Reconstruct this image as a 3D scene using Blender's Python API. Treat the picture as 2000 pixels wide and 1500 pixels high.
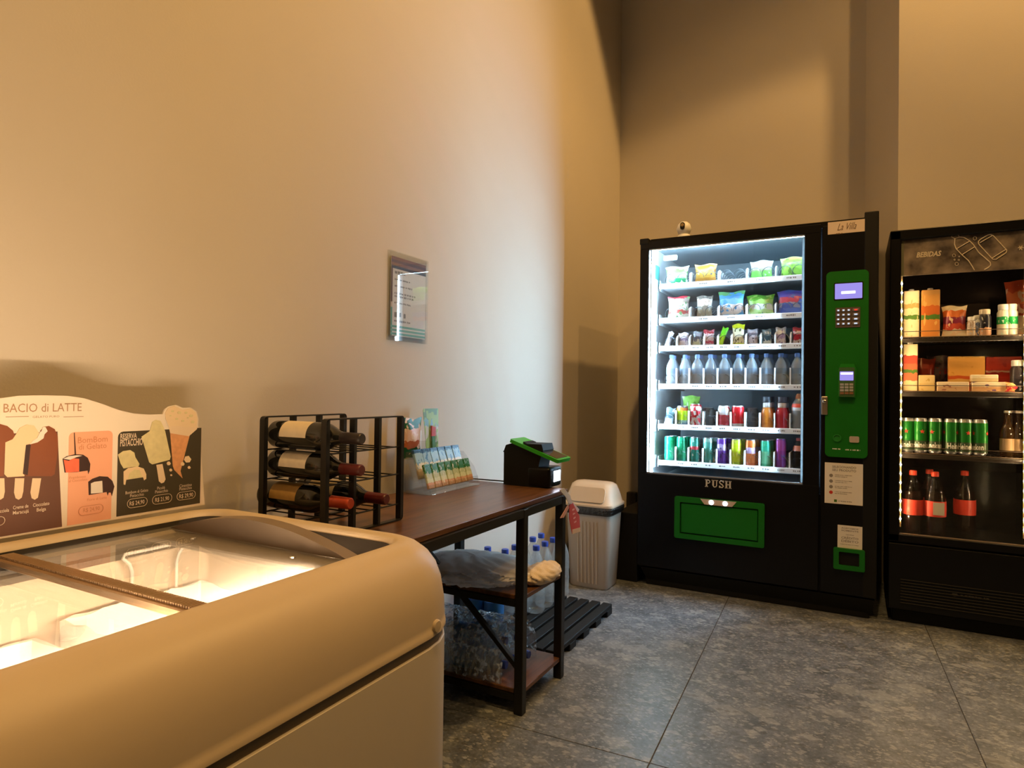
import bpy, bmesh, math, random
from mathutils import Vector, Matrix

# ------------------------------------------------------------------ clear
for o in list(bpy.data.objects):
    bpy.data.objects.remove(o)
SC = bpy.context.scene
COL = SC.collection
random.seed(7)

# ------------------------------------------------------------------ camera
FPX, YAW, PIT, ROL, H = 1242.86, 0.493932, 0.011591, 0.013623, 1.10
_f = Vector((-math.sin(YAW) * math.cos(PIT), math.cos(YAW) * math.cos(PIT), math.sin(PIT)))
_r0 = Vector((math.cos(YAW), math.sin(YAW), 0))
_u0 = _r0.cross(_f)
CR = _r0 * math.cos(ROL) + _u0 * math.sin(ROL)
CU = -_r0 * math.sin(ROL) + _u0 * math.cos(ROL)
CF = _f
CP = Vector((0, 0, H))
cam_d = bpy.data.cameras.new('camera')
cam_d.sensor_fit = 'HORIZONTAL'
cam_d.sensor_width = 36.0
cam_d.lens = FPX / 2000 * 36
cam_d.clip_start = 0.02
cam = bpy.data.objects.new('camera', cam_d)
COL.objects.link(cam)
cam.matrix_world = Matrix(((CR.x, CU.x, -CF.x, CP.x), (CR.y, CU.y, -CF.y, CP.y), (CR.z, CU.z, -CF.z, CP.z), (0, 0, 0, 1)))
SC.camera = cam

# ------------------------------------------------------------------ world, lamps, exposure
SC.view_settings.view_transform = 'Standard'
SC.view_settings.look = 'None'
SC.view_settings.exposure = 0.0
SC.view_settings.gamma = 1.0
SC.view_settings.use_curve_mapping = False
SC.cycles.use_denoising = True
SC.cycles.max_bounces = 7
SC.cycles.diffuse_bounces = 3
SC.cycles.glossy_bounces = 3
SC.cycles.transparent_max_bounces = 18
SC.cycles.sample_clamp_indirect = 6.0
SC.cycles.caustics_reflective = False
SC.cycles.caustics_refractive = False
W = bpy.data.worlds.new('world')
SC.world = W
W.use_nodes = True
W.node_tree.nodes['Background'].inputs[0].default_value = (0.02, 0.015, 0.01, 1)
W.node_tree.nodes['Background'].inputs[1].default_value = 1.0

WARM = (1.0, 0.555, 0.175)
WARM2 = (1.0, 0.71, 0.44)
COOL = (0.58, 0.82, 1.0)
COOL_R = (0.46, 0.74, 1.0)
K_SPOT, K_FRZ, K_VEND, K_COOL = 1.2, 4.0, 2.6, 9.0


def spot(name, loc, axis, half, power, blend=0.12, col=WARM, size=0.06):
    l = bpy.data.lights.new(name, 'SPOT')
    l.energy = power
    l.color = col
    l.spot_size = 2 * math.radians(half)
    l.spot_blend = blend
    l.shadow_soft_size = size
    o = bpy.data.objects.new(name, l)
    o.location = loc
    o.rotation_euler = Vector(axis).to_track_quat('-Z', 'Y').to_euler()
    COL.objects.link(o)
    return o


# ceiling spotlights of the hall (all above the picture)
spot('ceiling_spot', (0.9, 3.68, 4.98), (-0.27, -0.505, -0.82), 56.3, 205 * K_SPOT, 0.10)
spot('ceiling_spot', (1.9, 2.2, 4.95), (-0.05, 0.25, -0.95), 62, 110 * K_SPOT, 0.3)
spot('ceiling_spot', (-0.1, 0.9, 4.95), (-0.24, 0.0, -0.97), 60, 275 * K_SPOT, 0.4)
spot('ceiling_spot', (0.6, -1.0, 4.95), (-0.25, 0.1, -0.97), 60, 70 * K_SPOT, 0.4)


# ------------------------------------------------------------------ geometry helpers
def ray(x, y):
    return CF + CR * ((x - 1000) / FPX) - CU * ((y - 750) / FPX)


def onx(x, y, X):
    d = ray(x, y); return CP + d * ((X - CP.x) / d.x)


def ony(x, y, Y):
    d = ray(x, y); return CP + d * ((Y - CP.y) / d.y)


def onz(x, y, z):
    d = ray(x, y); return CP + d * ((z - CP.z) / d.z)


class MB:
    """collects shapes, builds ONE mesh object"""
    def __init__(self):
        self.v = []; self.f = []; self.m = []

    def add(self, vs, fs, mi=0):
        b = len(self.v)
        self.v += [tuple(p) for p in vs]
        self.f += [tuple(b + i for i in q) for q in fs]
        self.m += [mi] * len(fs)
        return self

    def box(self, lo, hi, mi=0):
        (a, b, c), (d, e, f) = lo, hi
        vs = [(a, b, c), (d, b, c), (d, e, c), (a, e, c), (a, b, f), (d, b, f), (d, e, f), (a, e, f)]
        return self.add(vs, [(3, 2, 1, 0), (4, 5, 6, 7), (0, 1, 5, 4), (1, 2, 6, 5), (2, 3, 7, 6), (3, 0, 4, 7)], mi)

    def rbox(self, lo, hi, r, seg=2, mi=0):
        bm = bmesh.new()
        bmesh.ops.create_cube(bm, size=1.0)
        lo = Vector(lo); hi = Vector(hi); c = (lo + hi) / 2; s = hi - lo
        for v in bm.verts:
            v.co = Vector((c.x + v.co.x * s.x, c.y + v.co.y * s.y, c.z + v.co.z * s.z))
        r = min(r, 0.49 * min(abs(s.x), abs(s.y), abs(s.z)))
        bmesh.ops.bevel(bm, geom=list(bm.edges), offset=r, segments=seg, profile=0.5, affect='EDGES')
        bm.verts.index_update()
        self.add([v.co for v in bm.verts], [[v.index for v in f.verts] for f in bm.faces], mi)
        bm.free()
        return self

    def prism(self, poly, fr, d0, d1, mi=0):
        O, U, V, N = fr
        n = len(poly)
        a = [O + U * p[0] + V * p[1] + N * d0 for p in poly]
        b = [O + U * p[0] + V * p[1] + N * d1 for p in poly]
        ar = sum(poly[i][0] * poly[(i + 1) % n][1] - poly[(i + 1) % n][0] * poly[i][1] for i in range(n))
        fs = [tuple(range(n))[::-1], tuple(range(n, 2 * n))] + [(i, (i + 1) % n, n + (i + 1) % n, n + i) for i in range(n)]
        if (ar < 0) != (d1 < d0):
            fs = [q[::-1] for q in fs]
        return self.add(a + b, fs, mi)

    def lathe(self, prof, seg=20, O=(0, 0, 0), A=(0, 0, 1), mi=0, caps=True, mis=None):
        O = Vector(O); A = Vector(A).normalized()
        U = A.orthogonal().normalized(); V = A.cross(U)
        vs = []
        for (r, z) in prof:
            for k in range(seg):
                t = 2 * math.pi * k / seg
                vs.append(O + A * z + U * (r * math.cos(t)) + V * (r * math.sin(t)))
        b = len(self.v)
        for i in range(len(prof) - 1):
            fs = [(i * seg + k, i * seg + (k + 1) % seg, (i + 1) * seg + (k + 1) % seg, (i + 1) * seg + k) for k in range(seg)]
            if i == 0:
                self.add(vs, fs, mis[i] if mis else mi)
            else:
                self.f += [tuple(b + j for j in q) for q in fs]
                self.m += [mis[i] if mis else mi] * seg
        if caps:
            if prof[0][0] > 1e-5:
                self.f.append(tuple(b + k for k in range(seg))[::-1]); self.m.append(mis[0] if mis else mi)
            if prof[-1][0] > 1e-5:
                self.f.append(tuple(b + (len(prof) - 1) * seg + k for k in range(seg))); self.m.append(mis[-1] if mis else mi)
        return self

    def tube(self, pts, r, sides=6, closed=False, mi=0):
        pts = [Vector(p) for p in pts]
        n = len(pts); vs = []; U = None
        for i, p in enumerate(pts):
            if closed:
                t = pts[(i + 1) % n] - pts[i - 1]
            else:
                t = pts[min(i + 1, n - 1)] - pts[max(i - 1, 0)]
            t.normalize()
            U = t.orthogonal().normalized() if U is None else (U - t * U.dot(t)).normalized()
            V = t.cross(U)
            for k in range(sides):
                a = 2 * math.pi * k / sides
                vs.append(p + U * (r * math.cos(a)) + V * (r * math.sin(a)))
        fs = []
        for i in range(n if closed else n - 1):
            j = (i + 1) % n
            fs += [(i * sides + k, i * sides + (k + 1) % sides, j * sides + (k + 1) % sides, j * sides + k) for k in range(sides)]
        if not closed:
            fs += [tuple(range(sides))[::-1], tuple((n - 1) * sides + k for k in range(sides))]
        return self.add(vs, fs, mi)

    def bar(self, a, b, w, h, up=(0, 0, 1), mi=0):
        a = Vector(a); b = Vector(b); t = (b - a).normalized()
        s = t.cross(Vector(up))
        s = s.normalized() if s.length > 1e-4 else t.orthogonal().normalized()
        u = s.cross(t)
        vs = [p + s * (w / 2 * i) + u * (h / 2 * j) for p in (a, b) for (i, j) in ((-1, -1), (1, -1), (1, 1), (-1, 1))]
        return self.add(vs, [(0, 1, 2, 3)[::-1], (4, 5, 6, 7), (0, 1, 5, 4), (1, 2, 6, 5), (2, 3, 7, 6), (3, 0, 4, 7)], mi)

    def build(self, name, mats, parent=None, smooth=None, local=False):
        me = bpy.data.meshes.new(name)
        off = Vector((0, 0, 0)) if (local or parent is None) else wloc(parent)
        me.from_pydata([(p[0] - off.x, p[1] - off.y, p[2] - off.z) for p in self.v], [], self.f)
        if not isinstance(mats, (list, tuple)):
            mats = [mats]
        for m in mats:
            me.materials.append(m)
        me.polygons.foreach_set('material_index', self.m)
        if smooth is not None:
            me.polygons.foreach_set('use_smooth', [True] * len(me.polygons))
            me.set_sharp_from_angle(angle=math.radians(smooth))
        me.update()
        o = bpy.data.objects.new(name, me)
        COL.objects.link(o)
        if parent is not None:
            o.parent = parent
        return o


def wloc(o):
    p = Vector((0, 0, 0))
    while o is not None:
        p = p + Vector(o.location); o = o.parent
    return p


def thing(name, label, cat, loc=(0, 0, 0), group=None):
    o = bpy.data.objects.new(name, None)
    o.empty_display_size = 0.05
    COL.objects.link(o)
    o.location = loc
    return tag(o, label, cat, group)


def tag(o, label, cat, group=None):
    o['label'] = label; o['category'] = cat
    if group:
        o['group'] = group
    return o


def struct(o):
    o['kind'] = 'structure'
    return o


def copy_tree(o, parent=None):
    c = o.copy(); COL.objects.link(c); c.parent = parent
    for ch in list(o.children):
        copy_tree(ch, c)
    return c


def put(o, loc, rot=None):
    o.location = loc
    if rot is not None:
        o.rotation_euler = rot
    return o


V3 = Vector
FX = lambda X, Y=0, Z=0: (V3((X, Y, Z)), V3((0, 1, 0)), V3((0, 0, 1)), V3((1, 0, 0)))      # plane facing +X : u=Y v=Z
FY = lambda Y, X=0, Z=0: (V3((X, Y, Z)), V3((1, 0, 0)), V3((0, 0, 1)), V3((0, -1, 0)))     # plane facing -Y : u=X v=Z


def rrect(x0, y0, x1, y1, r, n=4, corners=(1, 1, 1, 1)):
    pts = []
    for (cx, cy, a0, on) in ((x1 - r, y1 - r, 0, corners[0]), (x0 + r, y1 - r, 90, corners[1]), (x0 + r, y0 + r, 180, corners[2]), (x1 - r, y0 + r, 270, corners[3])):
        if not on:
            sx = 1 if a0 in (0, 270) else -1; sy = 1 if a0 in (0, 90) else -1
            pts.append((cx + sx * r, cy + sy * r)); continue
        for k in range(n + 1):
            t = math.radians(a0 + 90 * k / n)
            pts.append((cx + r * math.cos(t), cy + r * math.sin(t)))
    return pts


def circ(cx, cy, r, n=16, ry=None):
    ry = r if ry is None else ry
    return [(cx + r * math.cos(2 * math.pi * k / n), cy + ry * math.sin(2 * math.pi * k / n)) for k in range(n)]


_tc = {}


def text_mesh(body, bold=0.0, shear=0.0, align='CENTER', spacing=1.0):
    key = (body, bold, shear, align, spacing)
    if key in _tc:
        return _tc[key]
    c = bpy.data.curves.new('t', 'FONT')
    c.body = body; c.size = 1.0; c.offset = bold; c.shear = shear
    c.align_x = align; c.align_y = 'CENTER'; c.space_character = spacing
    c.resolution_u = 2; c.fill_mode = 'FRONT'
    o = bpy.data.objects.new('t', c)
    me = o.to_mesh()
    vs = [tuple(v.co) for v in me.vertices]; fs = [tuple(p.vertices) for p in me.polygons]
    o.to_mesh_clear()
    bpy.data.objects.remove(o); bpy.data.curves.remove(c)
    _tc[key] = (vs, fs)
    return vs, fs


def add_text(mb, body, fr, u, v, size, mi=0, d=0.0008, width=None, **kw):
    vs, fs = text_mesh(body, **kw)
    if not vs:
        return
    O, U, V, N = fr
    sx = size
    if width is not None:
        w = max(p[0] for p in vs) - min(p[0] for p in vs)
        sx = width / w
    mb.add([O + U * (u + p[0] * sx) + V * (v + p[1] * size) + N * d for p in vs], fs, mi)


def scribble(mb, fr, u, v, w, h, d, seed=0, mi=0):
    """a line of print too small to read: uneven little strokes"""
    rnd = random.Random(seed); O, U, V, N = fr; x = 0.0
    while x < w:
        a = min(rnd.uniform(.5, 1.3) * h, w - x)
        y0, y1 = v - h / 2 * rnd.uniform(.6, 1), v + h / 2 * rnd.uniform(.6, 1)
        mb.add([O + U * (u + p) + V * q + N * d for (p, q) in ((x, y0), (x + a, y0), (x + a, y1), (x, y1))], [(0, 1, 2, 3)], mi)
        x += a + h * rnd.choice((.2, .25, .7))


# ------------------------------------------------------------------ materials
def lin(h):
    if isinstance(h, (tuple, list)):
        return (h[0], h[1], h[2], 1)
    h = h.lstrip('#')
    c = [int(h[i:i + 2], 16) / 255 for i in (0, 2, 4)]
    return tuple((x / 12.92 if x <= 0.04045 else ((x + 0.055) / 1.055) ** 2.4) for x in c) + (1,)


_mats = {}


def new_mat(name):
    m = bpy.data.materials.new(name); m.use_nodes = True
    nt = m.node_tree; nt.nodes.clear()
    out = nt.nodes.new('ShaderNodeOutputMaterial')
    return m, nt, out


def pbr(name, col, rough=0.5, metal=0.0, spec=0.5, noise=0.06, nscale=12.0, bump=0.0, bscale=60.0, coat=0.0, trans=0.0):
    """principled with a little procedural colour variation and fine relief"""
    if name in _mats:
        return _mats[name]
    m, nt, out = new_mat(name)
    b = nt.nodes.new('ShaderNodeBsdfPrincipled')
    nt.links.new(b.outputs[0], out.inputs[0])
    c = lin(col)
    b.inputs['Roughness'].default_value = rough
    b.inputs['Metallic'].default_value = metal
    b.inputs['Specular IOR Level'].default_value = spec
    b.inputs['Coat Weight'].default_value = coat
    b.inputs['Transmission Weight'].default_value = trans
    tc = nt.nodes.new('ShaderNodeTexCoord')
    n = nt.nodes.new('ShaderNodeTexNoise'); n.inputs['Scale'].default_value = nscale; n.inputs['Detail'].default_value = 4
    nt.links.new(tc.outputs['Object'], n.inputs['Vector'])
    mx = nt.nodes.new('ShaderNodeMix'); mx.data_type = 'RGBA'
    nt.links.new(n.outputs['Fac'], mx.inputs[0])
    mx.inputs[6].default_value = tuple(x * (1 - noise) for x in c[:3]) + (1,)
    mx.inputs[7].default_value = tuple(min(1, x * (1 + noise)) for x in c[:3]) + (1,)
    nt.links.new(mx.outputs[2], b.inputs['Base Color'])
    if bump > 0:
        n2 = nt.nodes.new('ShaderNodeTexNoise'); n2.inputs['Scale'].default_value = bscale; n2.inputs['Detail'].default_value = 6
        nt.links.new(tc.outputs['Object'], n2.inputs['Vector'])
        bp = nt.nodes.new('ShaderNodeBump'); bp.inputs['Strength'].default_value = bump; bp.inputs['Distance'].default_value = 0.01
        nt.links.new(n2.outputs['Fac'], bp.inputs['Height'])
        nt.links.new(bp.outputs[0], b.inputs['Normal'])
    _mats[name] = m
    return m


def emit(name, col, strength):
    if name in _mats:
        return _mats[name]
    m, nt, out = new_mat(name)
    e = nt.nodes.new('ShaderNodeEmission')
    e.inputs[0].default_value = lin(col); e.inputs[1].default_value = strength
    nt.links.new(e.outputs[0], out.inputs[0])
    _mats[name] = m
    return m


def clear(name, tint=(1, 1, 1), ior=1.45, gloss=1.0, rough=0.0, milk=0.0, milkcol=(1, 1, 1), tl_share=0.5, glint_patch=0.0):
    """thin clear plastic / glass sheet: tinted transparency + fresnel reflection (+ a little milky diffuse)"""
    if name in _mats:
        return _mats[name]
    m, nt, out = new_mat(name)
    t = nt.nodes.new('ShaderNodeBsdfTransparent'); t.inputs[0].default_value = lin(tint)
    g = nt.nodes.new('ShaderNodeBsdfGlossy'); g.inputs['Roughness'].default_value = rough
    lw = nt.nodes.new('ShaderNodeLayerWeight'); lw.inputs[0].default_value = 0.5      # Schlick, same from both sides of the sheet
    pw = nt.nodes.new('ShaderNodeMath'); pw.operation = 'POWER'; pw.inputs[1].default_value = 5.0
    nt.links.new(lw.outputs['Facing'], pw.inputs[0])
    f0 = ((ior - 1) / (ior + 1)) ** 2
    mul = nt.nodes.new('ShaderNodeMath'); mul.operation = 'MULTIPLY_ADD'
    mul.inputs[1].default_value = min(1.0, gloss) * (1 - f0); mul.inputs[2].default_value = f0 * gloss
    nt.links.new(pw.outputs[0], mul.inputs[0])
    mul.use_clamp = True
    mix = nt.nodes.new('ShaderNodeMixShader')
    nt.links.new(mul.outputs[0], mix.inputs[0]); nt.links.new(t.outputs[0], mix.inputs[1]); nt.links.new(g.outputs[0], mix.inputs[2])
    last = mix
    if milk > 0:
        d = nt.nodes.new('ShaderNodeBsdfDiffuse'); d.inputs[0].default_value = lin(milkcol)
        tl = nt.nodes.new('ShaderNodeBsdfTranslucent'); tl.inputs[0].default_value = lin(milkcol)
        dm = nt.nodes.new('ShaderNodeMixShader'); dm.inputs[0].default_value = tl_share
        nt.links.new(d.outputs[0], dm.inputs[1]); nt.links.new(tl.outputs[0], dm.inputs[2])
        m2 = nt.nodes.new('ShaderNodeMixShader'); m2.inputs[0].default_value = milk
        nt.links.new(mix.outputs[0], m2.inputs[1]); nt.links.new(dm.outputs[0], m2.inputs[2])
        last = m2
    if milk > 0 and glint_patch > 0:  # noise patches of milky white stand in for glints
        tc = nt.nodes.new('ShaderNodeTexCoord'); nz = nt.nodes.new('ShaderNodeTexNoise')
        nz.inputs['Scale'].default_value = glint_patch; nz.inputs['Detail'].default_value = 3
        nt.links.new(tc.outputs['Object'], nz.inputs['Vector'])
        mr = nt.nodes.new('ShaderNodeMapRange'); mr.inputs[1].default_value = .5; mr.inputs[2].default_value = .62
        mr.inputs[3].default_value = .05; mr.inputs[4].default_value = milk
        nt.links.new(nz.outputs['Fac'], mr.inputs[0]); nt.links.new(mr.outputs[0], m2.inputs[0])
    nt.links.new(last.outputs[0], out.inputs[0])
    _mats[name] = m
    return m


_pn = [0]


def pack(stops, rough=0.35, metal=0.0, blot=None, bscale=6.0, bamt=0.5, axis='Z', distort=0.12, seed=None):
    """printed packaging: colour bands along the height, wobbly, with blotches of a second colour"""
    _pn[0] += 1
    m, nt, out = new_mat('printed_pack_%d' % _pn[0])
    b = nt.nodes.new('ShaderNodeBsdfPrincipled'); nt.links.new(b.outputs[0], out.inputs[0])
    b.inputs['Roughness'].default_value = rough; b.inputs['Metallic'].default_value = metal
    tc = nt.nodes.new('ShaderNodeTexCoord')
    sp = nt.nodes.new('ShaderNodeSeparateXYZ'); nt.links.new(tc.outputs['Generated'], sp.inputs[0])
    n = nt.nodes.new('ShaderNodeTexNoise'); n.noise_dimensions = '4D'
    n.inputs['W'].default_value = _pn[0] * 3.7; n.inputs['Scale'].default_value = 3.5; n.inputs['Detail'].default_value = 2
    nt.links.new(tc.outputs['Generated'], n.inputs['Vector'])
    ma = nt.nodes.new('ShaderNodeMath'); ma.operation = 'MULTIPLY_ADD'
    ma.inputs[1].default_value = distort * 2; ma.inputs[2].default_value = -distort
    nt.links.new(n.outputs['Fac'], ma.inputs[0])
    ad = nt.nodes.new('ShaderNodeMath'); nt.links.new(sp.outputs[axis], ad.inputs[0]); nt.links.new(ma.outputs[0], ad.inputs[1])
    cr = nt.nodes.new('ShaderNodeValToRGB'); cr.color_ramp.interpolation = 'CONSTANT'
    el = cr.color_ramp.elements
    while len(el) < len(stops):
        el.new(0.5)
    for e, (p, c) in zip(el, stops):
        e.position = p; e.color = lin(c)
    nt.links.new(ad.outputs[0], cr.inputs[0])
    last = cr.outputs[0]
    if blot:
        vo = nt.nodes.new('ShaderNodeTexNoise'); vo.noise_dimensions = '4D'
        vo.inputs['W'].default_value = _pn[0] * 1.3 + 5; vo.inputs['Scale'].default_value = bscale; vo.inputs['Detail'].default_value = 1.5
        nt.links.new(tc.outputs['Generated'], vo.inputs['Vector'])
        r2 = nt.nodes.new('ShaderNodeValToRGB'); r2.color_ramp.interpolation = 'CONSTANT'
        r2.color_ramp.elements[0].color = (0, 0, 0, 1); r2.color_ramp.elements[1].position = bamt; r2.color_ramp.elements[1].color = (1, 1, 1, 1)
        nt.links.new(vo.outputs['Fac'], r2.inputs[0])
        mx = nt.nodes.new('ShaderNodeMix'); mx.data_type = 'RGBA'
        nt.links.new(r2.outputs[0], mx.inputs[0]); nt.links.new(last, mx.inputs[6]); mx.inputs[7].default_value = lin(blot)
        last = mx.outputs[2]
    nt.links.new(last, b.inputs['Base Color'])
    return m


def m_terrazzo():
    m, nt, out = new_mat('stone_tile')
    b = nt.nodes.new('ShaderNodeBsdfPrincipled'); nt.links.new(b.outputs[0], out.inputs[0])
    tc = nt.nodes.new('ShaderNodeTexCoord')
    n1 = nt.nodes.new('ShaderNodeTexNoise'); n1.inputs['Scale'].default_value = 9; n1.inputs['Detail'].default_value = 8; n1.inputs['Roughness'].default_value = 0.65
    nt.links.new(tc.outputs['Object'], n1.inputs['Vector'])
    r1 = nt.nodes.new('ShaderNodeValToRGB')
    r1.color_ramp.elements[0].position = 0.3; r1.color_ramp.elements[0].color = lin('#454b52')
    r1.color_ramp.elements[1].position = 0.72; r1.color_ramp.elements[1].color = lin('#787f88')
    nt.links.new(n1.outputs['Fac'], r1.inputs[0])
    # warped coordinates for angular chips
    n2 = nt.nodes.new('ShaderNodeTexNoise'); n2.inputs['Scale'].default_value = 14; n2.inputs['Detail'].default_value = 3
    nt.links.new(tc.outputs['Object'], n2.inputs['Vector'])
    vm = nt.nodes.new('ShaderNodeVectorMath'); vm.operation = 'MULTIPLY_ADD'
    nt.links.new(n2.outputs['Color'], vm.inputs[0]); vm.inputs[1].default_value = (0.014, 0.014, 0.014)
    nt.links.new(tc.outputs['Object'], vm.inputs[2])
    n3 = nt.nodes.new('ShaderNodeTexNoise'); n3.inputs['Scale'].default_value = 70; n3.inputs['Detail'].default_value = 6; n3.inputs['Roughness'].default_value = .7
    nt.links.new(tc.outputs['Object'], n3.inputs['Vector'])
    r3 = nt.nodes.new('ShaderNodeMapRange'); r3.inputs[1].default_value = .3; r3.inputs[2].default_value = .7; r3.inputs[3].default_value = .55; r3.inputs[4].default_value = 1.45
    nt.links.new(n3.outputs['Fac'], r3.inputs[0])
    mz = nt.nodes.new('ShaderNodeMix'); mz.data_type = 'RGBA'; mz.blend_type = 'MULTIPLY'; mz.inputs[0].default_value = 1.0
    cmb = nt.nodes.new('ShaderNodeCombineColor')
    for q in range(3):
        nt.links.new(r3.outputs[0], cmb.inputs[q])
    nt.links.new(r1.outputs[0], mz.inputs[6]); nt.links.new(cmb.outputs[0], mz.inputs[7])
    last = mz.outputs[2]
    for sc_, thr, w, colr in ((9.0, 0.925, 0.05, '#8f9496'), (20.0, 0.91, 0.12, '#9ba0a2'), (48.0, 0.86, 0.14, '#a2a6a6'), (90.0, 0.84, 0.14, '#a8abaa'), (34.0, 0.90, 0.1, '#45433f')):
        mp = nt.nodes.new('ShaderNodeMapping'); mp.inputs['Scale'].default_value = (1.0, 1.45, 1); mp.inputs['Rotation'].default_value = (0, 0, 0.5 + sc_)
        nt.links.new(vm.outputs[0], mp.inputs[0])
        vo = nt.nodes.new('ShaderNodeTexVoronoi'); vo.inputs['Scale'].default_value = sc_; vo.inputs['Randomness'].default_value = 1.0; vo.distance = 'MANHATTAN'
        nt.links.new(mp.outputs[0], vo.inputs['Vector'])
        sep = nt.nodes.new('ShaderNodeSeparateColor'); nt.links.new(vo.outputs['Color'], sep.inputs[0])
        g = nt.nodes.new('ShaderNodeMath'); g.operation = 'GREATER_THAN'; g.inputs[1].default_value = thr
        nt.links.new(sep.outputs[0], g.inputs[0])
        l = nt.nodes.new('ShaderNodeMath'); l.operation = 'LESS_THAN'; l.inputs[1].default_value = 0.74
        nt.links.new(vo.outputs['Distance'], l.inputs[0])
        mu = nt.nodes.new('ShaderNodeMath'); mu.operation = 'MULTIPLY'; nt.links.new(g.outputs[0], mu.inputs[0]); nt.links.new(l.outputs[0], mu.inputs[1])
        mu2 = nt.nodes.new('ShaderNodeMath'); mu2.operation = 'MULTIPLY'; mu2.inputs[1].default_value = 0.42; nt.links.new(mu.outputs[0], mu2.inputs[0])
        mx = nt.nodes.new('ShaderNodeMix'); mx.data_type = 'RGBA'
        nt.links.new(mu2.outputs[0], mx.inputs[0]); nt.links.new(last, mx.inputs[6]); mx.inputs[7].default_value = lin(colr)
        last = mx.outputs[2]
    nt.links.new(last, b.inputs['Base Color'])
    b.inputs['Roughness'].default_value = 0.42
    b.inputs['Specular IOR Level'].default_value = 0.4
    return m


def m_wood():
    m, nt, out = new_mat('walnut_laminate')
    b = nt.nodes.new('ShaderNodeBsdfPrincipled'); nt.links.new(b.outputs[0], out.inputs[0])
    tc = nt.nodes.new('ShaderNodeTexCoord')
    mp = nt.nodes.new('ShaderNodeMapping'); mp.inputs['Scale'].default_value = (22, 1.6, 22)
    nt.links.new(tc.outputs['Object'], mp.inputs[0])
    n = nt.nodes.new('ShaderNodeTexNoise'); n.inputs['Scale'].default_value = 2.2; n.inputs['Detail'].default_value = 7; n.inputs['Distortion'].default_value = 0.6
    nt.links.new(mp.outputs[0], n.inputs['Vector'])
    r = nt.nodes.new('ShaderNodeValToRGB')
    r.color_ramp.elements[0].position = 0.3; r.color_ramp.elements[0].color = lin('#452c1b')
    r.color_ramp.elements[1].position = 0.75; r.color_ramp.elements[1].color = lin('#745032')
    nt.links.new(n.outputs['Fac'], r.inputs[0]); nt.links.new(r.outputs[0], b.inputs['Base Color'])
    b.inputs['Roughness'].default_value = 0.3
    return m


def m_ice():
    """smoky ice-cube photo print on the cooler header"""
    m, nt, out = new_mat('ice_print')
    b = nt.nodes.new('ShaderNodeBsdfPrincipled'); nt.links.new(b.outputs[0], out.inputs[0])
    tc = nt.nodes.new('ShaderNodeTexCoord')
    n = nt.nodes.new('ShaderNodeTexNoise'); n.inputs['Scale'].default_value = 14; n.inputs['Detail'].default_value = 5
    nt.links.new(tc.outputs['Object'], n.inputs['Vector'])
    r = nt.nodes.new('ShaderNodeValToRGB')
    r.color_ramp.elements[0].position = 0.35; r.color_ramp.elements[0].color = lin('#4c4346')
    r.color_ramp.elements[1].position = 0.7; r.color_ramp.elements[1].color = lin('#a8978c')
    nt.links.new(n.outputs['Fac'], r.inputs[0]); nt.links.new(r.outputs[0], b.inputs['Base Color'])
    b.inputs['Roughness'].default_value = 0.35
    return m


M_WALL = pbr('wall_paint', (0.60, 0.555, 0.49), 0.85, noise=0.03, nscale=3, bump=0.05, bscale=180, spec=0.2)
M_CEIL = pbr('ceiling_paint', (0.72, 0.68, 0.60), 0.9)
M_TILE = m_terrazzo()
M_GROUT = pbr('grout', '#3c3833', 0.9)
M_WOOD = m_wood()
M_BLACK = pbr('black_gloss', (0.004, 0.004, 0.005), 0.30, spec=0.25, noise=0.1)
M_BLACKM = pbr('black_matte', (0.007, 0.007, 0.007), 0.55, spec=0.22, noise=0.1, bump=0.05, bscale=200)
M_BMETAL = pbr('black_metal', (0.008, 0.008, 0.008), 0.4, spec=0.4, noise=0.1)
M_GREEN = pbr('green_plastic', (0.006, 0.145, 0.010), 0.38, spec=0.35)
M_GREEN2 = pbr('green_bezel', (0.03, 0.42, 0.02), 0.3)
M_BEIGE = pbr('beige_plastic', (0.56, 0.47, 0.36), 0.42, noise=0.03, spec=0.35)
M_BODYW = pbr('freezer_body', (0.60, 0.55, 0.48), 0.4, noise=0.02, spec=0.3)
M_BROWN = pbr('brown_trim', (0.12, 0.085, 0.045), 0.45)
M_LIDBR = pbr('smoky_brown_plastic', (0.30, 0.20, 0.12), 0.35, noise=0.1)
M_DARKIN = pbr('dark_track', (0.03, 0.024, 0.018), 0.4)
M_WHITE = pbr('white_plastic', (0.80, 0.80, 0.79), 0.4, noise=0.02)
M_FROST = pbr('frosted_liner', (0.84, 0.84, 0.84), 0.7, noise=0.05, nscale=30, bump=0.35, bscale=45)
M_GLASS = clear('clear_glass', (0.97, 0.985, 0.98), 1.5, 0.9)
M_GLASSF = clear('freezer_glass', (0.95, 0.95, 0.94), 1.5, 1.0, milk=0.10, milkcol=(0.9, 0.88, 0.85))
M_ACRYL = clear('acrylic', (0.96, 0.97, 0.97), 1.5, 1.2, milk=0.04)
M_PET = clear('pet_plastic', (0.92, 0.96, 0.98), 1.6, 2.2, rough=0.05, milk=0.15, milkcol=(0.90, 0.96, 1.0), tl_share=.5)
M_PETB = clear('blue_pet', (0.50, 0.74, 0.92), 1.6, 1.6, rough=0.06, milk=0.22, milkcol=(0.35, 0.6, 0.9))
M_FILM = clear('shrink_film', (0.88, 0.95, 0.98), 1.8, 2.5, rough=0.10, milk=0.75, milkcol=(0.78, 0.90, 1.0), tl_share=.5, glint_patch=45.0)  # pale patches put into the film imitate its sparkle
M_CAPB = pbr('blue_cap', (0.02, 0.06, 0.42), 0.4)
M_LABB = pbr('blue_label', (0.03, 0.16, 0.42), 0.4, noise=0.4, nscale=40)
M_CHROME = pbr('silver_metal', (0.7, 0.7, 0.7), 0.25, metal=1.0)
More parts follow.
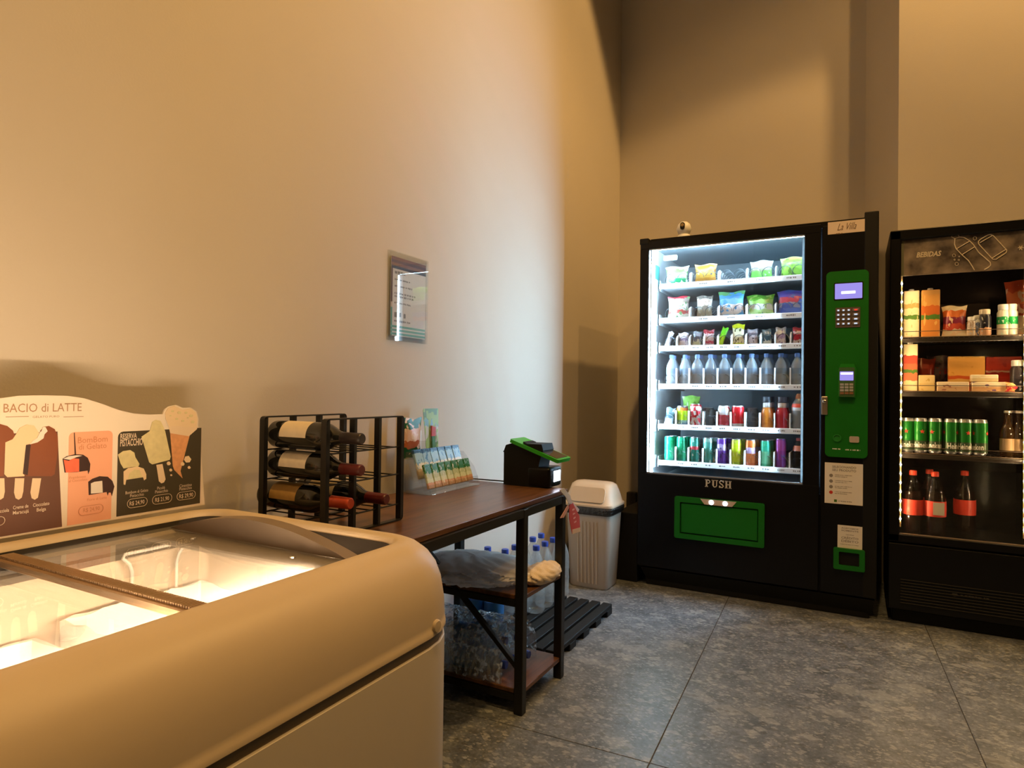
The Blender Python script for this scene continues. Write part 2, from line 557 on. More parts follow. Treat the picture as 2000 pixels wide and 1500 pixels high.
M_SPIRAL = pbr('spiral_wire', (0.10, 0.12, 0.14), 0.35, metal=0.5)
M_PAPER = pbr('paper', (0.78, 0.76, 0.73), 0.7, noise=0.03)
M_INK = pbr('ink', (0.03, 0.03, 0.03), 0.6)
M_INKG = pbr('grey_ink', (0.25, 0.23, 0.22), 0.6)
M_RED = pbr('red_ink', (0.55, 0.03, 0.02), 0.45)
M_INNERV = pbr('machine_liner', (0.42, 0.50, 0.56), 0.5, noise=0.04)
M_INNERW = pbr('machine_side_liner', (0.80, 0.83, 0.85), 0.5, noise=0.02)
M_TRAY = pbr('tray_grey', (0.55, 0.60, 0.64), 0.4)
M_STRIP = pbr('price_strip', (0.85, 0.86, 0.88), 0.4)
M_SCREEN = emit('screen_glow', (0.36, 0.30, 0.85), 1.0)
M_SCREENW = emit('screen_white', (0.85, 0.80, 1.0), 1.6)
M_KEYLED = emit('key_glow', (0.75, 0.85, 1.0), 0.9)
M_KEYRED = emit('red_key_glow', (1.0, 0.06, 0.03), 0.9)
M_WGLOW = emit('white_glow', (0.9, 0.92, 1.0), 6.0)

# ================================================================== THE ROOM
XW, YB, YB2, ZC = -1.56, 4.56, 4.25, 5.05
struct(MB().box((XW - .1, -4.6, -.05), (XW, YB + .1, ZC)).build('wall_left', M_WALL))
struct(MB().box((XW, YB, -.05), (0.05, YB + .1, ZC)).build('wall_back', M_WALL))
struct(MB().prism([(0.05, YB), (0.2125, YB2), (0.2125, YB + .1), (0.05, YB + .1)], (V3((0, 0, 0)), V3((1, 0, 0)), V3((0, 1, 0)), V3((0, 0, 1))), -.05, ZC).build('wall_pier', M_WALL))
struct(MB().box((0.2125, YB2, -.05), (4.6, YB2 + .1, ZC)).build('wall_back_right', M_WALL))
M_WALLD = pbr('unlit_hall_dark', (0.10, 0.075, 0.055), 0.8, noise=.1)  # out-of-view walls coloured dark to stand in for the unlit hall
struct(MB().box((4.6, -4.6, -.05), (4.7, YB2 + .1, ZC)).build('wall_right', M_WALLD))
struct(MB().box((XW, -4.6, -.05), (4.6, -4.5, ZC)).build('wall_front', M_WALLD))
struct(MB().box((XW - .1, -4.6, ZC), (4.7, YB + .1, ZC + .1)).build('ceiling', M_CEIL))
floor = struct(MB().box((XW - .1, -4.6, -.06), (4.7, YB + .1, -.003)).build('floor', M_GROUT))
tile_me = MB().rbox((0.0015, 0.0015, -.012), (0.8985, 1.7985, 0.0), 0.0008, 1).build('tile', M_TILE, floor, local=True)
TA = math.radians(2.1)
first = True
for i in range(-2, 6):
    for j in range(-4, 2):
        dx, dy = 0.9 * i, 1.8 * j
        x = -0.53 + dx * math.cos(TA) - dy * math.sin(TA)
        y = 1.88 + dx * math.sin(TA) + dy * math.cos(TA)
        if x + 0.9 < XW or x > 4.6 or y + 1.8 < -4.5 or y > YB:
            continue
        t = tile_me if first else tile_me.copy()
        if not first:
            COL.objects.link(t)
        first = False
        t.location = (x, y, 0); t.rotation_euler = (0, 0, TA)

# ================================================================== CHEST FREEZER
FZ = (-0.95, 0.29)            # reference, base point
fz = thing('chest_freezer', 'large beige chest freezer with sliding glass lids against the left wall', 'freezer', (-1.09, 0.29, 0))
OX0, OX1, OY0, OY1, R0 = -1.38, -0.80, -0.45, 1.02, 0.045


def ring(prof, n=6, dx=0.0):
    """sweep (outward offset, z) around the rounded opening"""
    vs = []; path = []
    for (cx, cy, a0) in ((OX1 - R0, OY1 - R0, 0), (OX0 + R0, OY1 - R0, 90), (OX0 + R0, OY0 + R0, 180), (OX1 - R0, OY0 + R0, 270)):
        for k in range(n + 1):
            t = math.radians(a0 + 90 * k / n)
            path.append((cx, cy, math.cos(t), math.sin(t)))
    m = len(prof)
    for (cx, cy, c, s) in path:
        for (d, z) in prof:
            vs.append((cx + (R0 + d) * c, cy + (R0 + d) * s, z))
    N = len(path)
    fs = [(i * m + k, ((i + 1) % N) * m + k, ((i + 1) % N) * m + k + 1, i * m + k + 1) for i in range(N) for k in range(m - 1)]
    return vs, fs


mb = MB(); mb.add(*ring([(-.004, .765), (0.0, .785), (.006, .797), (.018, .803), (.035, .801), (.055, .793), (.075, .778), (.092, .755), (.103, .725), (.108, .695), (.110, .662), (.110, .652), (.112, .649), (.112, .640), (.100, .640), (.06, .640)]))
mb.build('rim', M_BEIGE, fz, smooth=50)
mb = MB(); mb.add(*ring([(.07, .640), (.104, .638), (.106, .637), (.106, .621), (.104, .620), (.07, .620)]))
mb.build('stripe', M_BROWN, fz, smooth=40)
mb = MB(); mb.add(*ring([(.05, .621), (.108, .621), (.110, .619), (.110, .07), (.106, .06), (.05, .06)]))
mb.build('body', M_BODYW, fz, smooth=40)
mb = MB(); mb.add(*ring([(.0, .064), (.085, .064), (.085, .0), (.0, .0)]))
mb.build('plinth', M_BLACKM, fz, smooth=40)
mb = MB(); mb.add(*ring([(.0005, .790), (-.006, .768), (-.010, .750), (-.03, .748), (-.03, .735)]))
mb.build('lid_track', M_DARKIN, fz, smooth=40)
mb = MB(); vs, fs = ring([(-.03, .736), (-.032, .36), (-.045, .35)])
n = len(vs) // 3
mb.add(vs, fs); mb.f.append(tuple(i * 3 + 2 for i in range(n))); mb.m.append(0)
mb.build('liner', pbr('liner_beige', (.60, .50, .40), .6, noise=.06, nscale=20, bump=.15, bscale=40), fz, smooth=40)
# sliding lids
mb = MB().rbox((OX0 + .006, 0.574, .776), (OX1 - .006, .935, .781), .0015, 1)
lid = mb.build('glass_lid', M_GLASSF, fz)
mb = MB().rbox((OX0 + .006, OY0 + .01, .758), (OX1 - .006, 0.655, .763), .0015, 1)
lid2 = mb.build('glass_lid', M_GLASSF, fz)
mb = MB()
nr = 96
for k in range(nr):
    x = OX0 + .008 + (OX1 - OX0 - .016) * (k + .5) / nr
    mb.box((x - .0019, 0.582, .783), (x + .0019, 0.606, .7885))
mb.rbox((OX0 + .008, 0.576, .770), (OX1 - .008, 0.612, .784), .002, 1)
mb.build('ribbed_handle', M_LIDBR, lid)
MB().box((OX0 + .008, .936, .748), (OX1 - .008, 1.016, .754)).build('track_shelf', M_DARKIN, fz)
# arched end cap of the right lid
ch = [(OX1 - .03 - (OX1 - OX0 - .05) * k / 20, .781 + .046 * math.sin(math.pi * k / 20) ** 0.9) for k in range(21)]
mb = MB().prism(ch, (V3((0, 0, 0)), V3((1, 0, 0)), V3((0, 0, 1)), V3((0, -1, 0))), -.938, -0.905)
mb.build('end_cap', pbr('arch_plastic', (.20, .155, .12), .4, noise=.08), lid, smooth=30)
mb = MB().rbox((OX0 + .01, 0.845, .764), (OX1 - .01, 0.915, .775), .003, 1)
lf = mb.build('lid_frame', pbr('smoky_grey_plastic', (0.22, 0.19, 0.16), .4), lid)
for x in (-1.22, -0.93):
    MB().lathe([(.006, 0), (.006, .002), (.003, .003)], 10, (x, .865, .7815)).build('screw', M_CHROME, lid)
mb = MB().rbox((-.838, OY0 + .1, .728), (-.831, 0.985, .747), .002, 1)
M_FLED = emit('freezer_led', WARM2, 62.0 * K_FRZ)
mb.build('led_strip', M_FLED, fz)
p = onx(853, 1214, -.690)
MB().lathe([(.0125, 0), (.0125, .003), (.010, .0055), (.0, .006)], 20, (-.692, p.y, .656), (1, 0, 0)).build('round_cap', M_BEIGE, fz, smooth=40)


# frosted storage trays and a wire basket inside the freezer
def frost_tray(y0, y1, top, label):
    x0, x1 = -1.318, -.865
    mb = MB(); n = 48; loop = []
    for k in range(n):
        s = k / n * 4; sd = int(s); f = s - sd
        if sd == 0: q = (x0 + (x1 - x0) * f, y0)
        elif sd == 1: q = (x1, y0 + (y1 - y0) * f)
        elif sd == 2: q = (x1 - (x1 - x0) * f, y1)
        else: q = (x0, y1 - (y1 - y0) * f)
        loop.append(q)
    cx, cy = (x0 + x1) / 2, (y0 + y1) / 2
    vs = []
    for (q, zz, sc_) in [(None, .355, .94), (None, top, 1.0), (None, top, .97), (None, .40, .91)]:
        for (a, b) in loop:
            w = random.uniform(-.004, .006) if zz == top else 0
            vs.append((cx + (a - cx) * sc_, cy + (b - cy) * sc_, zz + w))
    fs = [(r * n + k, r * n + (k + 1) % n, (r + 1) * n + (k + 1) % n, (r + 1) * n + k) for r in range(3) for k in range(n)]
    fs += [tuple(range(n))[::-1], tuple(3 * n + k for k in range(n))]
    mb.add(vs, fs)
    return tag(mb.build('storage_tray', M_FROST), label, 'tray', 'trays in the freezer')


frost_tray(.66, .955, .655, 'white frosted tray under the right glass lid of the chest freezer')
frost_tray(.10, .62, .64, 'white frosted tray under the left glass lid of the chest freezer')
bk = thing('wire_basket', 'white wire basket with raised handle inside the chest freezer', 'basket', (-1.15, .72, .41))
hx, ya, yb = -1.333, .795, .915
mb = MB()
mb.tube([(hx, ya + .010, .58), (hx, ya + .010, .71), (hx, ya + .004, .728), (hx, ya - .010, .742), (hx, ya - .006, .750), (hx, yb + .006, .750), (hx, yb + .010, .742), (hx, yb - .004, .728), (hx, yb - .010, .71), (hx, yb - .010, .58)], .0038, 6)
mb.build('handle', M_WHITE, bk, smooth=60)
mb = MB()
for x in (-1.27, -.93):
    for z in (.42, .46, .50, .54, .58):
        mb.tube([(x, .69, z), (x, .92, z)], .0018, 5)
for y in (.69, .92):
    for z in (.42, .50, .58):
        mb.tube([(-1.27, y, z), (-.93, y, z)], .0018, 5)
for k in range(10):
    x = -1.27 + .34 * k / 9
    mb.tube([(x, .69, .58), (x, .69, .42), (x, .92, .42), (x, .92, .58)], .0018, 5)
mb.tube([(-1.27, .69, .58), (-.93, .69, .58), (-.93, .92, .58), (-1.27, .92, .58)], .003, 6, closed=True)
mb.build('wire_grid', M_WHITE, bk)['kind'] = 'stuff'

# ================================================================== ICE CREAM STANDEE
XBN = -1.43
bn = thing('display_board', 'wavy-topped ice cream price board standing on the rear rim of the chest freezer', 'sign', (XBN, .68, .805))
FB = FX(XBN)


def pb(x, y):
    p = onx(x, y, XBN); return (p.y, p.z)


def pbl(l):
    return [pb(*q) for q in l]


top = pbl([(0, 780), (40, 774.5), (85, 772), (130, 773), (165, 778), (200, 789), (232, 801), (262, 808), (295, 810), (318, 809), (322, 800), (330, 794), (345, 791), (357, 797), (373, 796), (384, 804), (388, 818), (387, 830)])
yc = pb(85, 797)[0]
right = pbl([(391, 860), (395, 915), (400, 980)])
yR = right[-1][0]
yL = 2 * yc - yR
zb = .806
left = [(yL, zb), (yL, 1.03)] + [(2 * yc - p[0], p[1]) for p in reversed(top[3:10])] 
outline = left + [q for q in top if q[0] > left[-1][0] + .005] + right[:2] + [(yR, zb)]
M_CREAM = pbr('cream_board', (0.74, 0.66, 0.56), .6, noise=.02)
MB().prism(outline, FB, -.004, .0).build('board', M_CREAM, bn)
for yy in (yc - .10, yc + .2):
    MB().box((XBN - .05, yy, .803), (XBN - .004, yy + .006, .93)).build('back_strut', M_CREAM, bn)
bcnt = [0]


def bd(name, poly, mat, lvl=1, parent=None):
    bcnt[0] += 1
    return MB().prism(poly, FB, 0.0, .0004 * lvl + .00001 * (bcnt[0] % 20)).build(name, mat, parent or bn)


P_BROWN = pbr('print_brown', (0.115, 0.042, 0.020), .55)
P_PINK = pbr('print_peach', (0.78, 0.38, 0.24), .55, noise=.04)
P_DARK = pbr('print_olive', (0.045, 0.036, 0.018), .55)
P_CHOC = pbr('print_chocolate', (0.20, 0.055, 0.016), .5, noise=.15)
P_CHOCD = pbr('print_dark_chocolate', (0.035, 0.012, 0.008), .5, noise=.2)
P_VAN = pbr('print_vanilla', (0.72, 0.56, 0.36), .5, noise=.06)
P_STICK = pbr('print_stick', (0.70, 0.55, 0.38), .55)
P_RASP = pbr('print_raspberry', (0.72, 0.14, 0.07), .5, noise=.25, nscale=50)
P_MILK = pbr('print_milk', (0.72, 0.66, 0.60), .5)
P_PIST = pbr('print_pistachio', (0.62, 0.55, 0.30), .55, noise=.22, nscale=70)
P_CONE = pbr('print_cone', (0.62, 0.30, 0.13), .55, noise=.3, nscale=90)
P_ORNG = pbr('print_orange_text', (0.55, 0.22, 0.10), .6)
P_TAN = pbr('print_tan_text', (0.38, 0.22, 0.12), .6)
P_CRT = pbr('print_cream_text', (0.72, 0.60, 0.46), .6)

z1 = pb(60, 845)[1]
br = bd('brown_panel', [(yL + .01, zb + .004), (pb(121, 1028)[0], zb + .004), (pb(112, 850)[0], z1), (yL + .03, z1)], P_BROWN, 1)
pk = bd('peach_panel', rrect(pb(131, 1020)[0], zb + .004, pb(219, 900)[0], pb(170, 843)[1], .010, corners=(1, 1, 0, 0)), P_PINK, 1)
dk = bd('olive_panel', rrect(pb(229, 920)[0], zb + .006, pb(391, 950)[0], pb(300, 840)[1], .012, corners=(0, 1, 0, 0)), P_DARK, 1)
# three ice pops on the brown panel
bd('printed_ice_pop', pbl([(-40, 845), (-25, 834), (0, 828), (14, 832), (25, 841), (29, 853), (22, 860), (12, 864), (8, 895), (7, 930), (-40, 935)]), P_CHOC, 2, br)
bd('printed_ice_pop', pbl([(10, 864), (24, 858), (31, 848), (38, 836), (52, 829), (66, 831), (76, 846), (66, 866), (54, 880), (47, 930), (14, 932), (8, 926)]), P_VAN, 3, br)
bd('printed_ice_pop', pbl([(50, 869), (62, 866), (76, 857), (83, 848), (78, 842), (85, 834), (95, 832), (106, 838), (112, 852), (112, 882), (106, 926), (100, 930), (50, 930), (44, 925)]), P_CHOC, 4, br)
bd('printed_pop_side', pbl([(50, 869), (59, 868), (53, 928), (44, 925)]), P_CHOCD, 5, br)
bd('printed_pop_bite', pbl([(57, 868), (64, 860), (72, 855), (76, 846), (80, 842), (83, 834), (88, 834), (92, 842), (86, 848), (84, 856), (72, 864)]), P_MILK, 5, br)
for (a, b, c, d) in ((-8, 8, -8, 9), (29, 47, 27, 45), (63, 80, 59, 76)):
    bd('printed_stick', pbl([(a, 934), (b, 934), (d, 960), ((c + d) / 2 + 6, 972), ((c + d) / 2, 976), ((c + d) / 2 - 6, 973), (c, 962)]), P_STICK, 2, br)


def btext(name, lines, mat, parent, lvl=2, **kw):
    mb = MB()
    for (s, x, y, hpx, wpx) in lines:
        u, v = pb(x, y)
        h = pb(x, y - hpx / 2)[1] - pb(x, y + hpx / 2)[1]
        w = pb(x + wpx / 2, y)[0] - pb(x - wpx / 2, y)[0]
        add_text(mb, s, FB, u, v, h / .72, width=w, d=.0004 * lvl + .0003, **kw)
    return mb.build(name, mat, parent)


def pill(x0, x1, y0, y1, mat, parent):
    a, b = pb(x0, y1), pb(x1, y0)
    z_0, z_1 = sorted((pb((x0 + x1) / 2, y1)[1], pb((x0 + x1) / 2, y0)[1]))
    r = (z_1 - z_0) * .48
    pts = rrect(a[0], z_0, b[0], z_1, r, 5)
    MB().tube([(XBN + .0012, q[0], q[1]) for q in pts], .0006, 4, closed=True).build('price_outline', mat, parent)


btext('brand_lettering', [('BACIO di LATTE', 86, 797, 17, 152)], P_TAN, bn, 1)
btext('small_lettering', [('GELATO PURO', 90, 814, 4, 52)], P_TAN, bn, 1)
for (x0, x1) in ((11, 56), (124, 163)):
    a, b = pb(x0, 815), pb(x1, 813)
    MB().prism([(a[0], a[1]), (b[0], a[1]), (b[0], a[1] + .0011), (a[0], a[1] + .0011)], FB, 0, .0005).build('rule_line', P_TAN, bn)
for q in ([('Creme de', 40, 990, 7, 30), ('Maracujá', 40, 1000, 7, 31)], [('Cioccolato', 80, 985, 7, 32), ('Belga', 80, 995, 7, 18)], [('Nocciola', 3, 998, 7, 28)]):
    btext('flavour_lettering', q, P_CRT, br, 2, bold=.01)
pill(-38, 9, 1011, 1028, P_CRT, br)
# peach panel
btext('title_lettering', [('BomBom', 181, 859, 12, 58), ('di Gelato', 181, 872, 11, 54)], P_ORNG, pk, 2)
bd('printed_drip', pbl([(144, 845), (145.5, 845), (148.5, 890), (145.5, 890)]), P_CHOCD, 2, pk)
bd('printed_bonbon', pbl([(122, 896), (130, 891), (146, 887), (162, 888), (171, 894), (176, 906), (175, 919), (172, 926), (171, 919), (150, 922), (126, 923)]), P_CHOCD, 2, pk)
bd('printed_filling', pbl([(124, 898), (134, 900), (142, 895), (154, 896), (154, 921), (128, 923)]), P_RASP, 3, pk)
bd('printed_gloss', pbl([(123, 896), (134, 891), (150, 889), (160, 890), (148, 893), (136, 898)]), P_MILK, 4, pk)
bd('printed_bonbon', pbl([(172, 941), (180, 935), (194, 930), (210, 931), (219, 939), (223, 950), (220, 962), (218, 969), (216, 962), (212, 962), (210, 968), (208, 961), (190, 964), (173, 967)]), P_CHOCD, 2, pk)
bd('printed_filling', pbl([(177, 944), (184, 941), (199, 939), (200, 962), (177, 964)]), P_MILK, 3, pk)
btext('flavour_lettering', [('Framboesa', 151, 932, 5, 32), ('al Cioccolato', 152, 938, 5, 36)], P_ORNG, pk, 2)
btext('flavour_lettering', [('Fiore di Latte', 189, 974, 5, 38)], P_ORNG, pk, 2)
btext('price_lettering', [('R$ 24,90', 178, 995, 8, 32)], P_ORNG, pk, 2)
pill(153, 201, 987, 1004, P_ORNG, pk)
# olive panel
btext('title_lettering', [('RESERVA', 250.5, 852, 10, 32), ('PISTACCHIO', 256.5, 864.5, 14, 44)], P_CRT, dk, 2, bold=.015)
bd('printed_bonbon', pbl([(230, 888), (240, 881), (254, 879), (262, 884), (264, 893), (272, 906), (270, 911), (256, 912), (241, 915), (235, 905)]), P_PIST, 2, dk)
bd('printed_bonbon', pbl([(241, 921), (250, 914), (268, 911), (280, 915), (285, 926), (285, 935), (281, 938), (279, 932), (246, 937), (244, 947), (241, 946)]), P_VAN, 3, dk)
bd('printed_filling', pbl([(249, 936), (252, 924), (262, 917), (272, 918), (278, 932)]), P_PIST, 4, dk)
bd('printed_ice_pop', pbl([(276, 853), (292, 842), (297, 824), (304, 820), (313, 822), (318, 832), (322, 842), (333, 892), (331, 898), (297, 907), (291, 903)]), P_PIST, 3, dk)
bd('printed_stick', pbl([(305, 908), (317, 906), (323, 936), (320, 942), (315, 944), (310, 940)]), P_STICK, 2, dk)
bd('printed_cone', pbl([(332, 846), (370, 850), (352, 920), (356, 934), (340, 918), (337, 910)]), P_CONE, 3, dk)
bd('printed_wrapper', pbl([(329, 832), (384, 832), (384, 838), (368, 852), (332, 846)]), P_STICK, 4, dk)
bd('printed_scoop', pbl([(322, 806), (328, 797), (340, 793), (356, 800), (372, 798), (382, 806), (385, 820), (383, 834), (366, 834), (344, 832), (330, 833), (323, 818)]), P_VAN, 5, dk)
for (x, y, r) in ((336, 803, 3), (349, 806, 4), (362, 806, 3), (372, 812, 4), (344, 818, 3), (356, 822, 3), (375, 824, 4), (366, 816, 2), (332, 812, 2)):
    bd('printed_nut', [pb(x + r * math.cos(t), y + r * .8 * math.sin(t)) for t in (5.5, 4.4, 3.3, 2.2, 1.1, 0)], P_PIST, 7, dk)
for (x, y, r) in ((366, 897, 7), (356, 906, 4), (329, 905, 4), (333, 918, 3), (334, 928, 2), (369, 913, 3)):
    bd('printed_nut', [pb(x + r * math.cos(t), y + r * math.sin(t)) for t in (5, 4, 3, 2, 1, 0)], P_VAN, 3, dk)
for q in ([('Bombom di Gelato', 267, 960, 6, 44), ('Pistacchio', 267, 967, 6, 27)], [('Picolé', 314, 953, 6, 15), ('Pistacchio', 315, 959.5, 6, 25)], [('Cinestino', 362, 948, 6, 24), ('Pistacchio', 362, 954, 6, 24)]):
    btext('flavour_lettering', q, P_CRT, dk, 2)
for q in (('R$ 24,90', 267, 982, 8, 29), ('R$ 21,90', 316, 975, 8, 27), ('R$ 29,90', 363, 968, 8, 27)):
    btext('price_lettering', [q], P_CRT, dk, 2, bold=.01)
pill(248, 287, 973, 990, P_CRT, dk)
pill(297, 335, 966, 983, P_CRT, dk)
pill(345, 381, 960, 975, P_CRT, dk)

# ================================================================== DESK
DT = .717
dsk = thing('desk', 'dark walnut topped desk on black steel frame beside the chest freezer', 'desk', (-1.23, 1.75, 0))
MB().rbox((-1.50, 1.165, DT - .018), (-1.00, 2.335, DT), .002, 1).build('table_top', M_WOOD, dsk)
LEGS = [(-1.000, 1.945), (-1.000, 2.268), (-1.462, 1.945), (-1.462, 2.268), (-1.000, 1.19), (-1.462, 1.19)]
for (x, y) in LEGS:
    MB().rbox((x - .016, y - .016, 0), (x + .016, y + .016, DT - .018), .002, 1).build('leg', M_BMETAL, dsk)
for (x, y) in LEGS:
    MB().lathe([(.014, 0), (.016, .003), (.016, .008)], 10, (x, y, 0)).build('foot', M_BLACKM, dsk)
for (a, b) in (((-1.0, 1.2, .685), (-1.0, 2.25, .685)), ((-1.462, 1.2, .685), (-1.462, 2.25, .685)), ((-1.0, 2.268, .685), (-1.462, 2.268, .685)), ((-1.0, 1.945, .685), (-1.462, 1.945, .685)), ((-1.0, 1.19, .685), (-1.462, 1.19, .685))):
    MB().bar(a, b, .028, .028).build('frame_rail', M_BMETAL, dsk)
for z in (.385, .065):
    for y in (1.945, 2.268):
        MB().bar((-1.0, y, z - .012), (-1.462, y, z - .012), .022, .022).build('shelf_rail', M_BMETAL, dsk)
    MB().rbox((-1.47, 1.94, z), (-.99, 2.275, z + .016), .002, 1).build('shelf', M_WOOD, dsk)
MB().bar((-1.0, 1.945, .145), (-1.455, 1.945, .56), .016, .016, (0, 1, 0)).build('brace', M_BMETAL, dsk)

# ================================================================== WINE RACK AND BOTTLES
wr = thing('wine_rack', 'black metal wine rack of flat bar frames on the desk', 'wine rack', (-1.29, 1.35, DT))
RT = 1.024


def loop_frame(x, name):
    y0, y1, z0, z1, r, w = 1.192, 1.508, DT + .001, RT, .012, .018
    outer = rrect(y0, z0, y1, z1, r, 4); inner = rrect(y0 + .004, z0 + .004, y1 - .004, z1 - .004, r - .004, 4)
    n = len(outer)
    vs = [(x + s * w / 2, p[0], p[1]) for s in (-1, 1) for p in outer + inner]
    fs = []
    for i in range(n):
        j = (i + 1) % n
        fs += [(i, n + i, n + j, j), (2 * n + i, 2 * n + j, 3 * n + j, 3 * n + i), (i, j, 2 * n + j, 2 * n + i), (n + i, 3 * n + i, 3 * n + j, n + j)]
    MB().add(vs, fs).build(name, M_BMETAL, wr)


RXF, RXR = -1.18, -1.405
for x in (RXF, RXR):
    loop_frame(x, 'frame_loop')
    for y in (1.20, 1.30, 1.40, 1.50):
        MB().box((x - .009, y - .005, DT + .004), (x + .009, y + .005, RT - .003)).build('upright', M_BMETAL, wr)
ROW = [.933, .853, .765]
for z in ROW:
    for c in (1.25, 1.35, 1.45):
        for s in (-1, 1):
            MB().tube([(RXF, c + s * .024, z), (RXR, c + s * .024, z)], .0022, 6).build('support_rod', M_BMETAL, wr)
    for x in (RXF, RXR):
        MB().tube([(x, 1.20, z), (x, 1.50, z)], .0022, 6).build('cross_rod', M_BMETAL, wr)

M_WINE = pbr('dark_wine_glass', (0.010, 0.010, 0.008), .08, spec=.7)


def wine(y, z, tip, label, labcol, capcol, cap_rough=.35):
    L = .31; x0 = tip - L
    o = thing('wine_bottle', label, 'bottle', (x0 + .1, y, z - .0375), 'wine bottles lying in the rack')
    A = (1, 0, 0)
    MB().lathe([(.0, .004), (.030, .0), (.0365, .004), (.0375, .012), (.0375, .175), (.035, .195), (.026, .215), (.018, .232), (.0148, .25), (.0142, .30), (.0142, .302)], 28, (x0, y, z), A).build('body', M_WINE, o, smooth=40)
    # label wraps the upper side
    mb = MB(); n = 14; vs = []
    for xx in (.052, .150):
        for k in range(n + 1):
            t = math.radians(-70 + 165 * k / n)
            vs.append((x0 + xx, y - .0379 * math.sin(t), z + .0379 * math.cos(t)))
    mb.add(vs, [(k, k + 1, n + 1 + k + 1, n + 1 + k) for k in range(n)])
    mb.build('label', labcol, o, smooth=60)
    MB().lathe([(.0158, .243), (.0152, .262), (.0150, .303), (.0150, .308), (.0125, .311), (.0, .311)], 22, (x0, y, z), A).build('capsule', capcol, o, smooth=40)
    return o


L_CREAM = pbr('wine_label_cream', (0.66, 0.57, 0.42), .6, noise=.12, nscale=40)
L_WHITE = pbr('wine_label_white', (0.66, 0.60, 0.50), .6, noise=.15, nscale=60)
L_GOLD = pbr('wine_label_gold', (0.40, 0.25, 0.08), .5, noise=.2, nscale=60)
L_GREY = pbr('wine_label_grey', (0.35, 0.29, 0.20), .6, noise=.2)
C_BLK = pbr('capsule_black', (0.018, 0.012, 0.012), .35)
C_RED = pbr('capsule_red', (0.085, 0.008, 0.008), .35)
C_ORG = pbr('capsule_orange', (0.50, 0.065, 0.025), .35)
wine(1.25, .9735, -1.105, 'wine bottle with black capsule, topmost in the black rack', L_CREAM, C_BLK)
wine(1.25, .8935, -1.105, 'wine bottle with dark red capsule, in the middle tier of the rack', L_WHITE, C_RED)
wine(1.25, .8055, -1.14, 'wine bottle with bright orange-red capsule, in the bottom tier of the rack', L_GOLD, C_ORG)
wine(1.35, .8055, -1.105, 'wine bottle with dark red capsule, right of the orange-capped one in the bottom tier', L_GREY, C_RED)


# ================================================================== generic packages
def pillow_mb(w, h, d, flare=.06, crimp=.07, tilt=0.0, nu=12, nv=14, seed=0, slump=0.0):
    """pillow bag standing on z=0, front towards -Y"""
    rnd = random.Random(seed)
    ph = [rnd.uniform(0, 6.28) for _ in range(6)]
    mb = MB(); vs = []
    for side in (-1, 1):
        for j in range(nv + 1):
            v = j / nv
            for i in range(nu + 1):
                u = i / nu * 2 - 1
                body = max(0.0, min(1.0, (v - crimp) / (1 - 2 * crimp))) if crimp < v < 1 - crimp else 0.0
                bul = (math.sin(math.pi * body) ** .6 if 0 < body < 1 else 0) * (1 - abs(u) ** 3.0)
                ww = w / 2 * (1 - .10 * (math.sin(math.pi * v)) + flare * (abs(v - .5) * 2) ** 4)
                wob = 1 + .18 * math.sin(3 * u + ph[0] + 2 * v) * math.sin(5 * v + ph[1]) + .10 * math.sin(9 * u + ph[2]) * math.sin(8 * v + ph[3])
                y = side * (d / 2 * bul * wob + .0004)
                z = v * h - slump * abs(u) ** 2 * v * h * .2
                vs.append((u * ww, y + tilt * z, z + .004 * math.sin(4 * u + ph[4]) * v))
    n1 = (nu + 1) * (nv + 1)
    fs = []
    for j in range(nv):
        for i in range(nu):
            a = j * (nu + 1) + i
            fs.append((a, a + 1, a + nu + 2, a + nu + 1))
            fs.append((n1 + a, n1 + a + nu + 1, n1 + a + nu + 2, n1 + a + 1))
    for j in range(nv):
        for i in (0, nu):
            a = j * (nu + 1) + i; b = a + nu + 1
            fs.append((a, b, n1 + b, n1 + a) if i == 0 else (b, a, n1 + a, n1 + b))
    for i in range(nu):
        for j in (0, nv):
            a = j * (nu + 1) + i
            fs.append((a + 1, a, n1 + a, n1 + a + 1) if j == 0 else (a, a + 1, n1 + a + 1, n1 + a))
    return mb.add(vs, fs)


def bag(label, cat, mat, w, h, d, loc, rz=0.0, tilt=0.0, group=None, name='snack_bag', seed=0, rx=0.0, ry=0.0, **kw):
    o = pillow_mb(w, h, d, seed=seed, tilt=tilt, **kw).build(name, mat, smooth=50)
    tag(o, label, cat, group)
    return put(o, loc, (rx, ry, rz))


BOT15 = [(0, .004), (.030, .0), (.040, .004), (.044, .014), (.0445, .030), (.042, .040), (.0445, .050), (.0445, .062), (.043, .070), (.0445, .078), (.0445, .11), (.042, .125), (.0445, .14), (.0445, .165), (.0425, .172), (.0445, .18), (.044, .20), (.040, .222), (.030, .252), (.020, .275), (.014, .287), (.0135, .30)]
CAP15 = [(.0165, .292), (.0168, .294), (.0168, .312), (.0155, .315), (0, .315)]


def bottle_proto(name, label, cat, prof, cap, bodym, capm, lab=None, labm=None, s=1.0, liquid=None, liqm=None, group=None):
    o = thing(name, label, cat, (0, 0, 0), group)
    MB().lathe([(r * s, z * s) for r, z in prof], 20).build('body', bodym, o, smooth=50, local=True)
    MB().lathe([(r * s, z * s) for r, z in cap], 16).build('cap', capm, o, smooth=40, local=True)
    if lab:
        MB().lathe([(r * s, z * s) for r, z in lab], 20, caps=False).build('label', labm, o, smooth=50, local=True)
    if liquid:
        MB().lathe([(r * s, z * s) for r, z in liquid], 18).build('drink', liqm, o, smooth=50, local=True)
    return o


ORD = ['first', 'second', 'third', 'fourth', 'fifth', 'sixth', 'seventh', 'eighth', 'ninth', 'tenth', 'eleventh', 'twelfth']

